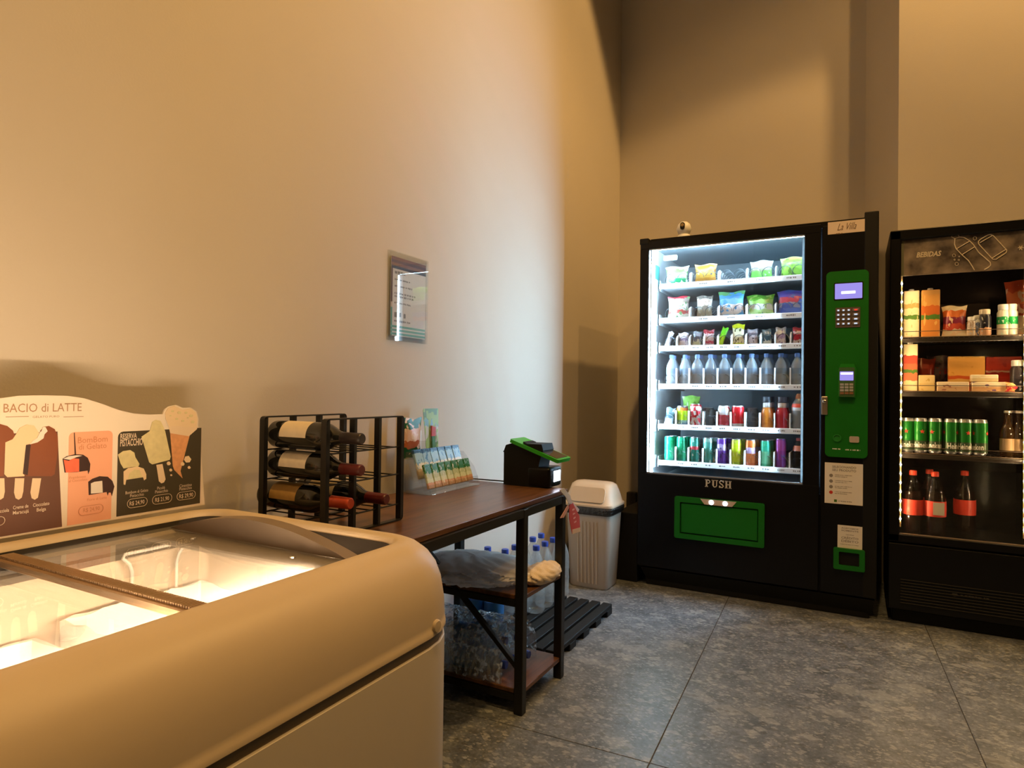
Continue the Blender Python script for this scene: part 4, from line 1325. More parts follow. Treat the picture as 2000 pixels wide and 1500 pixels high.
def ring_frame(x0, z0, x1, z1, l, b, r, t, fr, d0, d1, rad):
    """rectangular frame with its opening, one clean piece"""
    O, U, V, N = fr
    outer = rrect(x0, z0, x1, z1, rad, 3); inner = rrect(x0 + l, z0 + b, x1 - r, z1 - t, rad * .5, 3)
    n = len(outer); vs = []
    for d in (d0, d1):
        vs += [O + U * p[0] + V * p[1] + N * d for p in outer + inner]
    fs = []
    for i in range(n):
        j = (i + 1) % n
        fs += [(j, i, n + i, n + j), (2 * n + i, 2 * n + j, 3 * n + j, 3 * n + i), (i, j, 2 * n + j, 2 * n + i), (n + j, n + i, 3 * n + i, 3 * n + j)]
    return MB().add(vs, fs)


serif_push()
a, b = pv(1319, 968.5), pv(1494, 986); c = pv(1317, 1047); d = pv(1493, 1069)
FX0, FX1, FZ0, FZ1 = a[0], b[0], .300, .530
fl = ring_frame(FX0, FZ0, FX1, FZ1, .030, .026, .030, .030, FV, 0, .018, .010).build('delivery_frame', M_GREEN, vm, smooth=30)
MB().rbox((FX0 + .034, YV - .012, FZ0 + .032), (FX1 - .034, YV + .001, FZ1 - .036), .003, 1).build('delivery_flap', M_GREEN, fl)
xm = (pv(1372, 975)[0] + pv(1437, 980)[0]) / 2
MB().prism([(xm - .094, FZ1 - .002), (xm - .072, FZ1 - .030), (xm + .072, FZ1 - .030), (xm + .094, FZ1 - .002)], FV, .018, .022).build('flap_hood', pbr('hood_tan', (.62, .50, .42), .35), fl)
for s in (-1, 1):
    MB().lathe([(.013, 0), (.011, .003), (0, .004)], 14, (xm + s * .036, YV - .022, FZ1 - .016), (0, -1, 0)).build('hood_glow_disc', M_WGLOW, fl)  # small glowing white discs on the hood
# green panel
a, b = pv(1614, 532), pv(1694, 897)
gp = MB().prism(rrect(-.129, .795, .058, 1.722, .022, 5), FV, 0, .012).build('green_panel', M_GREEN, vm, smooth=30)
del a, b


def pc(name, x0, y0, x1, y1, mat, d0, d1, parent, r=.003):
    """flat rectangular part on the control column given by its picture corners"""
    p, q = pv(x0, y0), pv(x1, y1)
    cx_ = sorted((p[0], q[0])); m0 = pv((x0 + x1) / 2, y1)[1]; m1 = pv((x0 + x1) / 2, y0)[1]
    return MB().prism(rrect(cx_[0], m0, cx_[1], m1, min(r, abs(m1 - m0) * .45), 3), FV, d0, d1).build(name, mat, parent)


pc('screen_bezel', 1629, 552, 1686, 586, M_BLACKM, .012, .014, gp)
pc('screen', 1631, 554, 1684, 584, M_SCREEN, .014, .0146, gp)
pc('screen_message', 1643, 569, 1671, 574.5, M_SCREENW, .0146, .015, gp)
kp = pc('keypad', 1632, 601, 1680, 640, pbr('keypad_plate', (.10, .075, .07), .4), .012, .015, gp)
k0, k1 = pv(1635, 604), pv(1678, 636)
for i in range(4):
    for j in range(4):
        cxk = k0[0] + (k1[0] - k0[0]) * (.06 + .235 * i) + (.008 if i == 3 else 0); czk = k0[1] - (k0[1] - k1[1]) * (.10 + .26 * j)
        w = .014 if i == 3 else .0085
        MB().rbox((cxk - w, YV - .019, czk - .0065), (cxk + w, YV - .014, czk + .0065), .002, 1).build('key', pbr('key_metal', (.22, .20, .20), .4), gp)
        MB().box((cxk - w * .5, YV - .0196, czk - .0035), (cxk + w * .5, YV - .0190, czk + .0035)).build('key_symbol', M_KEYRED if (i == 3 and j == 0) else M_KEYLED, gp)
# card terminal held in a green cradle
crd = MB().prism([pv(1637, 775), pv(1638, 722), pv(1642, 711), pv(1668, 711), pv(1673, 722), pv(1671, 777)], FV, .012, .020).build('terminal_cradle', pbr('cradle_green', (.012, .22, .016), .35), gp)
ct = pc('card_terminal', 1639, 718, 1669, 775, pbr('terminal_grey', (.05, .13, .05), .4), .020, .036, gp, .006)
pc('terminal_screen', 1640.5, 726, 1667, 743.5, M_SCREEN, .036, .0366, gp)
pc('terminal_line', 1642, 728, 1666, 732, M_SCREENW, .0366, .037, gp)
for i in range(3):
    for j in range(4):
        u0, v0 = 1641 + 9 * i, 749 + 5.6 * j
        pc('terminal_key', u0, v0, u0 + 7.4, v0 + 4.2, pbr('terminal_key_grey', (.42, .44, .46), .4) if j < 3 else pbr('terminal_key_dull', (.25, .12, .06), .4), .036, .039, gp, .001)
# coin parts
q = pv(1635, 855)
MB().lathe([(.017, 0), (.019, .003), (.019, .006), (.014, .006), (.013, .002), (.0, .002)], 24, (q[0], YV - .012, q[1]), (0, -1, 0)).build('return_button', pbr('button_green', (.02, .22, .03), .3), gp, smooth=40)
pc('coin_slot', 1659, 852, 1678, 864, pbr('slot_tan', (.45, .40, .36), .4), .012, .017, gp, .006)
mb = MB()
for (x0, x1, yy) in ((1626, 1642, 876), (1651, 1680, 878)):
    u0, v0 = pv(x0, yy); u1, _ = pv(x1, yy); scribble(mb, FV, u0, v0, u1 - u0, .007, .0125, seed=x0)
mb.build('small_lettering', M_PAPER, gp)
# lock
MB().rbox((pv(1604, 790)[0], YV - .020, pv(1610, 810)[1]), (pv(1617, 790)[0], YV + .001, pv(1610, 774)[1]), .004, 2).build('lock_plate', pbr('lock_brass', (.42, .38, .34), .3, metal=.8), ccol)
MB().lathe([(.009, 0), (.009, .006), (.006, .008), (0, .008)], 14, (pv(1610.5, 790)[0], YV - .020, pv(1610, 784)[1]), (0, -1, 0)).build('lock_barrel', M_CHROME, ccol)
# coin return box
r0 = pv(1628, 1068); r1 = pv(1689, 1117)
RX0, RX1, RZ0, RZ1 = r0[0], r1[0], pv(1658, 1113)[1], pv(1658, 1071)[1]
cb = ring_frame(RX0, RZ0, RX1, RZ1, .024, .022, .024, .018, FV, 0, .016, .008).build('coin_return', M_GREEN, vm, smooth=30)
MB().box((RX0 + .02, YV - .004, RZ0 + .02), (RX1 - .02, YV - .002, RZ1 - .016)).build('coin_cup', M_BLACKM, cb)
# paper notices taped on the column
p1 = pc('instruction_paper', 1611, 905, 1687, 985, M_PAPER, 0, .001, vm, .001)
u0, u1 = pv(1611, 940)[0], pv(1687, 940)[0]
zt, zb1 = pv(1649, 905)[1], pv(1649, 985)[1]
mb = MB()
add_text(mb, 'SELECIONANDO', FV, (u0 + u1) / 2, zt - .020, .016, width=.105, d=.0014, bold=.02)
add_text(mb, 'SEU PRODUTO', FV, (u0 + u1) / 2, zt - .036, .016, width=.105, d=.0014, bold=.02)
for k in range(4):
    for l in range(2):
        scribble(mb, FV, u0 + .045, zt - .060 - .028 * k - .008 * l, .075 - .02 * (l % 2), .004, .0014, seed=k * 3 + l)
scribble(mb, FV, u0 + .06, zb1 + .014, .06, .005, .0014, seed=99)
mb.build('lettering', M_INKG, p1)
for k in range(4):
    MB().prism(circ(u0 + .028, zt - .064 - .028 * k, .0085), FV, .001, .0015).build('step_dot', M_RED if k == 3 else M_INKG, p1)
MB().prism(rrect(u0 + .042, zb1 + .008, u0 + .055, zb1 + .021, .002), FV, .001, .0015).build('green_mark', pbr('mark_green', (.05, .16, .02), .5), p1)
p2 = pc('payment_paper', 1636, 1027, 1684, 1074, M_PAPER, 0, .001, vm, .001)
u0, u1 = pv(1636, 1050)[0], pv(1684, 1050)[0]; zt = pv(1660, 1027)[1]; um = (u0 + u1) / 2
mb = MB()
for (s, dz, h, w) in (('ACEITAMOS', .014, .010, .075), ('SOMENTE', .026, .010, .075), ('cartões', .045, .008, .035), ('CRÉDITO', .062, .015, .075), ('DÉBITO', .078, .015, .075)):
    add_text(mb, s, FV, um, zt - dz, h, width=w, d=.0014, bold=.015)
scribble(mb, FV, u0 + .012, zt - .094, .08, .003, .0014, seed=5)
mb.build('lettering', M_INKG, p2)
# sticker with cursive name at the top
p3 = pc('name_sticker', 1617, 431, 1690, 455, pbr('sticker_cream', (.68, .56, .46), .6, noise=.05), 0, .001, vm, .001)
u, v = pv(1653, 443)
mb = MB()
add_text(mb, 'La Villa', FV, u, v, .050, width=.085, d=.0016, shear=.5)
w0 = pv(1634, 453); scribble(mb, FV, w0[0] - .002, v - .032, .028, .008, .0016, seed=7)
mb.build('lettering', pbr('sticker_ink', (.10, .055, .025), .6), p3)

# small camera on top of the machine
sc_ = ony(1336, 455, 3.72)
scx = sc_.x
wc = thing('security_camera', 'small white dome-headed camera on top of the vending machine', 'camera', (scx, 3.72, VZ1))
MB().lathe([(.036, 0), (.038, .004), (.038, .020), (.034, .030), (.030, .033)], 24, (scx, 3.72, VZ1 + .001)).build('base', M_WHITE, wc, smooth=40)
MB().lathe([(.0, -.042), (.018, -.038), (.034, -.024), (.042, 0), (.034, .026), (.018, .040), (0, .043)], 24, (scx, 3.72, VZ1 + .068)).build('head', M_WHITE, wc, smooth=60)
FH = FY(3.682, scx, VZ1 + .068)
MB().prism(rrect(-.013, -.012, .013, .030, .0125, 6), FH, -.010, .005).build('face', M_BLACK, wc)
MB().lathe([(.010, 0), (.010, .004), (.006, .005), (0, .005)], 16, (scx, 3.678, VZ1 + .082), (0, -1, 0)).build('lens', pbr('lens_amber', (.3, .2, .08), .15), wc)
MB().rbox((scx + .02, 3.70, VZ1 + .001), (scx + .05, 3.73, VZ1 + .006), .002, 1).build('foot', M_WHITE, wc)

# ================================================================== PRODUCTS IN THE VENDING MACHINE
ZS = [z + .0045 for z in TRAY]
cc5 = [(W5[i] + W5[i + 1]) / 2 for i in range(5)]
cc10 = [(W10[i] + W10[i + 1]) / 2 for i in range(10)]
G1, G2, G3 = 'snack bags in the top tray', 'snack bags in the second tray', 'bars in the third tray'


def vx(px, y, Y=3.755):
    return ony(px, y, Y).x


# top tray
bag('green and white chip bag, leftmost in the top tray of the vending machine', 'snack bag', pack([(0, '#1f8a5a'), (.35, '#9ac98a'), (.62, '#6fae4a'), (.85, '#cfe3c6')], .3, blot='#e6efe0', bscale=5, bamt=.56), .132, .118, .05, (vx(1322, 540), 3.755, ZS[0]), .10, .15, G1, seed=11)
bag('orange-brown snack bag in the top tray of the vending machine', 'snack bag', pack([(0, '#c98a34'), (.3, '#d8a84e'), (.55, '#c77f2a'), (.9, '#e0b060')], .3, blot='#6f6a72', bscale=4, bamt=.66), .122, .118, .045, (vx(1378, 536), 3.755, ZS[0]), .05, .10, G1, seed=12)
bag('white-topped lime snack bag in the top tray of the vending machine', 'snack bag', pack([(0, '#8fe06a'), (.45, '#a9a98a'), (.62, '#c8d4cc'), (.9, '#9fb0a8')], .3, blot='#dff0d8', bscale=4, bamt=.6), .118, .112, .045, (vx(1487, 528), 3.755, ZS[0]), 0, .10, G1, seed=13)
bag('bright lime snack bag at the right end of the top tray', 'snack bag', pack([(0, '#a6e05a'), (.5, '#8fc24a'), (.85, '#b6cf5a')], .3, blot='#6f9a3a', bscale=4, bamt=.58), .13, .118, .045, (vx(1549, 523), 3.755, ZS[0]), -.05, .10, G1, seed=14)
# second tray
bag('white snack bag with red top, leftmost in the second tray', 'snack bag', pack([(0, '#c9c4b4'), (.25, '#b04a44'), (.4, '#d8d0c4'), (.68, '#a89a90'), (.9, '#b0283a')], .3, blot='#6f9a6a', bscale=5, bamt=.62), .125, .140, .05, (vx(1325, 600), 3.755, ZS[1]), .05, .08, G2, seed=15)
bag('greyish brown snack pouch with white label in the second tray', 'snack bag', pack([(0, '#9a8f78'), (.4, '#8f8a80'), (.55, '#e4e2de'), (.85, '#8a7f78')], .25, blot='#b8b0a0', bscale=7, bamt=.6), .090, .135, .04, (vx(1376, 598), 3.755, ZS[1]), 0, .06, G2, seed=16)
bag('sky blue snack bag in the middle of the second tray', 'snack bag', pack([(0, '#cfe0ea'), (.12, '#f0e9e4'), (.5, '#7db8e4'), (.7, '#4a9ad8'), (.85, '#6fae6a')], .3, blot='#5aa6e0', bscale=4, bamt=.56), .142, .150, .05, (vx(1428, 594), 3.755, ZS[1]), -.04, .08, G2, seed=17)
bag('lime green and white snack bag in the second tray', 'snack bag', pack([(0, '#c8ea9a'), (.3, '#e8eee0'), (.55, '#9ad06a'), (.75, '#5fb02f')], .3, blot='#a8dc70', bscale=4, bamt=.58), .142, .122, .05, (vx(1485, 596), 3.755, ZS[1]), 0, .08, G2, seed=18)
bag('violet-blue snack bag with red print at the right end of the second tray', 'snack bag', pack([(0, '#6f8ae0'), (.30, '#b9c4ee'), (.5, '#d0506a'), (.72, '#6a60d0')], .3, blot='#5a78e0', bscale=4, bamt=.56), .146, .138, .05, (vx(1546, 591), 3.755, ZS[1]), -.06, .08, G2, seed=19)
# third tray : ten slim packs
bars = [('white slim stick leaning in the first slot', [(0, '#e8e8ee'), (.5, '#b8b4c0')], '#8a8698', .030, .095, .30),
        ('white and lilac bar in the second slot', [(0, '#e4e0ec'), (.45, '#8f84a8'), (.6, '#d8d4e4')], '#a89ac0', .056, .088, 0),
        ('dark bar with pale foot in the third slot', [(0, '#c8cfa8'), (.35, '#5a6070'), (.7, '#8a90a0')], '#d8dcd0', .050, .092, .10),
        ('white bar with red top in the fourth slot', [(0, '#d8c8d0'), (.2, '#b03a52'), (.35, '#e8dce0'), (.75, '#b0303e')], '#d890a0', .060, .100, 0),
        ('bright green bar leaning in the fifth slot', [(0, '#c8f02a'), (.5, '#6fd020')], '#a8e838', .034, .110, .32),
        ('yellow pack, tallest of the slim packs', [(0, '#d8e04a'), (.15, '#f0ecc8'), (.78, '#e8e020')], '#5a5a30', .066, .128, 0),
        ('grey bar with dark print in the seventh slot', [(0, '#d0ccd4'), (.6, '#6a6672'), (.75, '#b8b4bc')], '#4a4652', .056, .095, 0),
        ('dark teal bar with white foot in the eighth slot', [(0, '#e0e8e0'), (.3, '#3f5a66'), (.6, '#6f8a92')], '#e4ece8', .046, .092, -.06),
        ('white and lilac bar in the ninth slot', [(0, '#e8e4f0'), (.4, '#c4b4dc'), (.6, '#e8ecf0')], '#9a84c0', .052, .100, 0),
        ('red and white bar in the tenth slot', [(0, '#d8d0d0'), (.3, '#c02a3a'), (.6, '#e0c8cc'), (.75, '#c83444')], '#7a2838', .050, .098, 0)]
pxs = [1309, 1335, 1360, 1384.5, 1412, 1442, 1470, 1499, 1525, 1558]
for k, (lb, st, bl, w, h, ry) in enumerate(bars):
    bag(lb + ' of the third tray', 'snack bar', pack(st, .3, blot=bl, bscale=5, bamt=.6), w, h, .022, (vx(pxs[k], 655, 3.745) - (.02 if abs(ry) > .25 else 0), 3.745, ZS[2] + (.006 if abs(ry) > .2 else 0)), .08, .06, G3, name='snack_bar', seed=30 + k, nu=8, nv=10, ry=ry)
# fourth tray : water bottles, two ranks
BOTV = [(0, .003), (.022, .0), (.029, .004), (.031, .014), (.031, .022), (.0285, .030), (.031, .038), (.031, .052), (.0285, .060), (.031, .068), (.031, .100), (.030, .112), (.024, .130), (.015, .148), (.011, .156), (.0108, .166)]
CAPV = [(.0135, .160), (.0138, .162), (.0138, .178), (.012, .180), (0, .180)]
M_PETV = clear('vending_pet', (0.94, 0.97, 0.99), 1.6, 2.2, rough=0.06, milk=0.42, milkcol=(0.82, 0.93, 1.0))
M_CAPV = clear('pale_blue_cap', (.6, .75, 1), 1.5, 1, milk=.75, milkcol=(.45, .60, .95))
M_LABV = clear('faint_label', (.8, .9, 1), 1.5, 1, milk=.45, milkcol=(.55, .72, .90))
vb = bottle_proto('water_bottle', '', 'bottle', BOTV, CAPV, M_PETV, M_CAPV, [(.0313, .069), (.0313, .099)], M_LABV, group='water bottles in the fourth tray')
bx = [1312, 1338, 1362, 1388, 1415, 1442.5, 1468, 1497, 1525, 1557]
for rank, Y in enumerate((3.752, 3.825)):
    for k in range(10):
        o = vb if (k == 0 and rank == 0) else copy_tree(vb)
        o['label'] = 'clear water bottle, %s from left in the %s rank of the bottle tray' % (ORD[k], ('front', 'rear')[rank])
        x = vx(bx[k], 720, 3.752) if rank == 0 else cc10[k] + .002
        put(o, (min(x, -.262), Y, ZS[3]), (0, 0, random.uniform(0, 6)))

# cans
def can_mb(R, hgt):
    return [(R * .70, 0), (R * .80, .002), (R * .99, .010), (R, .014), (R, hgt - .014), (R * .96, hgt - .008), (R * .87, hgt - .002), (R * .88, hgt)]


M_CANLID = pbr('can_aluminium', (.62, .64, .66), .3, metal=.9)


def can(label, mat, R, hgt, loc, group, rz=0.0, name='drink_can'):
    o = thing(name, label, 'can', (0, 0, 0), group)
    MB().lathe(can_mb(R, hgt), 22).build('body', mat, o, smooth=40, local=True)
    MB().lathe([(R * .885, hgt - .001), (R * .885, hgt + .0015), (R * .84, hgt + .0015), (R * .80, hgt - .003), (0, hgt - .003)], 22).build('lid', M_CANLID, o, smooth=40, local=True)
    MB().rbox((-.007, -.013, hgt - .0028), (.007, .010, hgt - .0012), .0006, 1).build('pull_tab', M_CANLID, o, local=True)
    MB().lathe([(R * .66, .0), (R * .72, .006)], 22).build('foot', M_CANLID, o, smooth=40, local=True)
    return put(o, loc, (0, 0, rz))


G5, G6 = 'drinks in the fifth tray', 'drinks in the bottom tray'
CM = lambda st, bl=None, amt=.6, d=.05, rough=.28: pack(st, rough, .25, blot=bl, bscale=5, bamt=amt, distort=d)
# fifth tray
bag('small dark blue and white packet, leftmost in the fifth tray', 'snack bag', pack([(0, '#b8c4e8'), (.4, '#3a5a6a'), (.7, '#5f7a8a')], .3, blot='#d8e0ee', bscale=5, bamt=.6), .05, .105, .02, (vx(1305, 815, 3.745), 3.745, ZS[4]), .2, .1, G5, name='snack_packet', seed=50, nu=8, nv=8, ry=.16)
can('short jar with lime and orange label in the second slot of the fifth tray', CM([(0, '#5a6a72'), (.18, '#7f9a8a'), (.30, '#b8e02a'), (.78, '#d87a3a'), (.92, '#7a7f80')], '#e8f0a0', .62), .033, .115, (vx(1333, 815, 3.75), 3.75, ZS[4]), G5, name='jar')
bag('green snack bag standing behind the jar in the fifth tray', 'snack bag', pack([(0, '#3a5a2a'), (.5, '#5a8a2a'), (.8, '#6aa03a')], .3, blot='#7ab04a', bscale=4), .10, .175, .04, (vx(1350, 790, 3.85), 3.85, ZS[4]), 0, 0, G5, seed=51, nu=8, nv=10)
can('white can with red side in the third slot of the fifth tray', CM([(0, '#d8dce0'), (.12, '#e8e4e6'), (.9, '#c03a44')], '#c8303c', .52), .033, .128, (vx(1359, 812, 3.75), 3.75, ZS[4]), G5)
can('grey can in the fourth slot of the fifth tray', CM([(0, '#5a666e'), (.5, '#6a7880')], '#56626a', .55), .033, .108, (vx(1383, 818, 3.80), 3.80, ZS[4]), G5)  # plain grey colours, standing deeper in its slot
can('white-topped red can in the fifth slot of the fifth tray', CM([(0, '#e0e0e4'), (.12, '#c84a58'), (.58, '#e4e6ea')], '#b03a48', .6), .033, .122, (vx(1414, 815, 3.75), 3.75, ZS[4]), G5)
can('red and white cola can in the sixth slot of the fifth tray', CM([(0, '#d8dadd'), (.2, '#d8202a'), (.95, '#e8d8d8')], '#f0e0e0', .66), .033, .124, (vx(1441, 816, 3.75), 3.75, ZS[4]), G5)
can('dark grey can in the seventh slot of the fifth tray', CM([(0, '#4a565e'), (.5, '#58646c')], '#444f56', .55), .033, .112, (vx(1468, 820, 3.80), 3.80, ZS[4]), G5)
JUI = [(0, .003), (.022, .0), (.030, .004), (.0325, .016), (.032, .045), (.0335, .07), (.034, .085), (.029, .105), (.024, .118), (.023, .128), (.0225, .145), (.020, .15)]
JCAP = [(.0235, .148), (.024, .150), (.024, .176), (.022, .178), (0, .178)]
M_JAR = clear('juice_glass', (.95, .95, .93), 1.55, 1.4, rough=.03)
JW = pbr('juice_cap_dark', (.05, .05, .06), .4)
for (px, lb, lc, cp, capc) in ((1498.5, 'orange juice bottle with dark cap in the eighth slot of the fifth tray', '#e0862a', '#d88a3a', '#3a3f48'), (1527, 'red juice bottle with dark cap in the ninth slot of the fifth tray', '#d0283c', '#b04a5a', '#4a4a58')):
    o = bottle_proto('juice_bottle', lb, 'bottle', JUI, JCAP, M_JAR, pbr('cap_' + capc, capc, .4), [(.0232, .119), (.0228, .144)], pbr('neck_label_' + capc, (.75, .75, .78), .4), liquid=[(r * .94, z) for r, z in JUI[:9]], liqm=pbr('juice_' + lc, lc, .3, noise=.2, nscale=40), group=G5)
    put(o, (vx(px, 815, 3.75), 3.75, ZS[4]))
    o2 = copy_tree(o); o2['label'] = lb.replace('bottle with dark cap in', 'bottle behind the front one in'); put(o2, (vx(px, 815, 3.75) + .004, 3.83, ZS[4]))
o = bottle_proto('sports_drink', 'clear sports drink with orange cap at the right end of the fifth tray', 'bottle', [(0, .003), (.026, 0), (.033, .006), (.034, .02), (.032, .05), (.0345, .09), (.0345, .115), (.034, .125), (.030, .145), (.018, .165), (.015, .172)], [(.0165, .168), (.017, .170), (.015, .186), (.009, .196), (0, .197)], M_PETV, pbr('cap_orange', (.85, .28, .12), .4), [(.0349, .105), (.0352, .128), (.0315, .142)], pack([(0, '#d8dce4'), (.45, '#f0604a')], .4, distort=.02), liquid=[(0, .004), (.030, .008), (.0305, .09), (.030, .10), (0, .10)], liqm=clear('pale_liquid', (.75, .85, .92), 1.33, .5, milk=.3, milkcol=(.5, .62, .72)), group=G5)
put(o, (-.264, 3.75, ZS[4]))
# bottom tray : cans, two ranks
cans6 = [('green soda can, leftmost', [(0, '#2a8a72'), (.15, '#1fa070'), (.85, '#2fc090')], '#58c8a0'), ('green soda can, second from left', [(0, '#2a8a72'), (.15, '#1c9868'), (.85, '#2ab888')], '#50c098'),
         ('teal soda can with red oval, third from left', [(0, '#2a7a6a'), (.15, '#2f8f7f'), (.52, '#c8404a'), (.66, '#2f8f7f')], '#d8e8e0'), ('pale teal soda can, fourth from left', [(0, '#4a8a80'), (.15, '#4fa090'), (.85, '#8fc4b8')], '#c8dcd8'),
         ('purple grape soda can, fifth from left', [(0, '#5a3a9a'), (.15, '#7a4ac0'), (.55, '#b8a8d8'), (.8, '#6a3aa8')], '#4a3a7a'), ('yellow-green soda can, sixth from left', [(0, '#9ab020'), (.15, '#c8d820'), (.85, '#b8c838')], '#e0e070'),
         ('orange soda can, seventh from left', [(0, '#d86a3a'), (.15, '#e8884a'), (.5, '#c8b0e0'), (.72, '#f0803a')], '#e8a890'), ('mint green soda can, eighth from left', [(0, '#4ab080'), (.15, '#7ad0a0'), (.6, '#2fb890')], '#58c8a0'),
         ('tall magenta and violet can, ninth from left', [(0, '#8a4ab0'), (.3, '#a84ab8'), (.6, '#c05ac0')], '#7a6ad0')]
cx6 = [1307, 1331, 1356.5, 1383, 1409.5, 1438, 1466, 1495.5, 1525]
for k, (lb, st, bl) in enumerate(cans6):
    tall = k == 8
    can(lb + ' in the bottom tray', CM(st, bl, .6, .04), .0275 if not tall else .0265, .146 if not tall else .160, (vx(cx6[k], 880, 3.75), 3.75, ZS[5]), G6, random.uniform(0, 6))
    if not tall and k != 2:
        can(lb.replace(',', ' of the rear rank,') + ' in the bottom tray', CM(st, bl, .6, .04), .0275, .146, (cc10[k] + .003, 3.825, ZS[5]), G6, random.uniform(0, 6))
o = bottle_proto('soda_bottle', 'dark soda bottle with orange neck at the right end of the bottom tray', 'bottle', [(0, .003), (.024, 0), (.029, .006), (.030, .03), (.0285, .06), (.030, .09), (.028, .115), (.018, .145), (.012, .158)], [(.0135, .152), (.014, .155), (.014, .168), (0, .170)], clear('dark_pet', (.35, .38, .42), 1.5, 1.4, milk=.2, milkcol=(.1, .12, .15)), pbr('cap_red', (.6, .10, .08), .4), [(.0293, .10), (.0283, .116), (.024, .128)], pbr('neck_coral', (.7, .28, .2), .4), group=G6)
put(o, (-.262, 3.75, ZS[5]))

# ================================================================== GLASS DOOR COOLER
YC = 3.62
CX0, CX1, CZ1, CYB = .150, .780, 1.913, 4.20
co = thing('drinks_cooler', 'black glass-door drinks cooler with warm light strips at the right edge', 'cooler', ((CX0 + CX1) / 2, 3.9, 0))
KX0, KX1, KZ0, KZ1 = .196, .735, .434, 1.866      # glass opening
JX0, JX1, JZ0, JZ1, JYB = .190, .740, .400, 1.880, 4.15
mb = MB()
mb.box((CX0, YC + .045, .06), (JX0 - .003, CYB, CZ1)).box((JX1 + .003, YC + .045, .06), (CX1, CYB, CZ1))
mb.box((JX0 - .003, JYB + .003, .06), (JX1 + .003, CYB, CZ1)).box((JX0 - .003, YC + .045, JZ1 + .003), (JX1 + .003, CYB, CZ1)).box((JX0 - .003, YC + .045, .06), (JX1 + .003, CYB, JZ0 - .003))
mb.build('cabinet', M_BLACK, co)
MB().rbox((CX0 + .02, YC + .05, 0), (CX1 - .02, CYB - .02, .06), .004, 1).build('base', M_BLACKM, co)
dr = MB()
dr.rbox((CX0, YC, KZ1), (CX1, YC + .042, CZ1), .004, 1).rbox((CX0, YC, .395), (CX1, YC + .042, KZ0), .004, 1)
dr.rbox((CX0, YC, .397), (KX0, YC + .042, CZ1 - .002), .004, 1).rbox((KX1, YC, .397), (CX1, YC + .042, CZ1 - .002), .004, 1)
dr = dr.build('door', M_BLACK, co)
MB().box((KX0 - .003, YC + .010, KZ0 - .003), (KX1 + .003, YC + .015, KZ1 + .003)).build('door_glass', M_GLASS, dr)
MB().box((KX0 + .002, YC + .004, KZ0), (KX1, YC + .010, KZ0 + .005)).build('lower_bead', pbr('bead_tan', (.25, .2, .15), .4), dr)
grl = MB().rbox((CX0, YC + .004, .07), (CX1, YC + .05, .388), .004, 1).build('lower_panel', M_BLACK, co)
for k in range(9):
    z = .10 + .014 * k
    MB().rbox((CX0 + .05, YC - .001, z), (CX1 - .05, YC + .006, z + .006), .002, 1).build('grille_slat', M_BLACKM, grl)
q = ony(1862, 1160, YC); q2 = ony(1932, 1166, YC)
mb = MB(); FCz = FY(YC + .004)
mb.prism(circ(q.x + .006, q.z - .002, .011, 14), FCz, 0, .0012)
scribble(mb, FCz, q.x + .028, q.z - .004, .115, .012, .0012, seed=3)
mb.build('faint_emblem', pbr('faint_grey', (.05, .045, .04), .4), grl)
# interior
M_CIN = pbr('cooler_liner_black', (.012, .011, .013), .16, spec=.6)
MB().box((JX0 - .003, YC + .05, JZ0), (JX0, JYB, JZ1)).build('liner_side', M_CIN, co)
MB().box((JX1, YC + .05, JZ0), (JX1 + .003, JYB, JZ1)).build('liner_side', M_CIN, co)
MB().box((JX0, JYB, JZ0), (JX1, JYB + .003, JZ1)).build('liner_back', M_CIN, co)
MB().box((JX0, YC + .05, JZ1), (JX1, JYB, JZ1 + .003)).build('liner_top', M_CIN, co)
MB().box((JX0, YC + .05, JZ0 - .003), (JX1, JYB, JZ0)).build('liner_floor', M_CIN, co)
MB().rbox((JX0 + .08, JYB - .06, 1.50), (JX1 - .12, JYB - .002, 1.60), .006, 1).build('fan_cover', pbr('fan_brown', (.10, .075, .06), .5), co)
MB().rbox((JX0 + .08, JYB - .05, 1.39), (JX1 - .12, JYB - .002, 1.495), .006, 1).build('fan_grille', pbr('fan_navy', (.02, .022, .04), .3), co)
# header print behind the glass
HZ0, HZ1 = 1.690, 1.864
hd = MB().prism([(KX0 + .012, HZ0), (KX1 + .01, HZ0), (KX1 + .01, HZ1), (KX0 + .012, HZ1)], FY(YC + .019), -.003, 0).build('header_print', m_ice(), dr)
MB().prism([(KX0, HZ0), (KX0 + .012, HZ0), (KX0 + .012, HZ1), (KX0, HZ1)], FY(YC + .019), -.003, .0).build('header_edge', pbr('edge_olive', (.16, .16, .11), .5), dr)
FH2 = FY(YC + .018)


def ph2(x, y):
    p = ony(x, y, YC + .018); return (p.x, p.z)


M_LINE = pbr('line_print', (.85, .72, .58), .5)
mb = MB(); u, v = ph2(1813, 497); u0 = ph2(1789, 498)[0]; u1 = ph2(1838, 496)[0]
add_text(mb, 'BEBIDAS', FH2, u, v, .034, width=u1 - u0, d=.0, bold=.03, shear=.25)
mb.build('header_lettering', M_LINE, dr)


def hl(name, pts, r=.0022, closed=False):
    MB().tube([(ph2(*p)[0], YC + .0165, ph2(*p)[1]) for p in pts], r, 5, closed).build(name, M_LINE, dr)


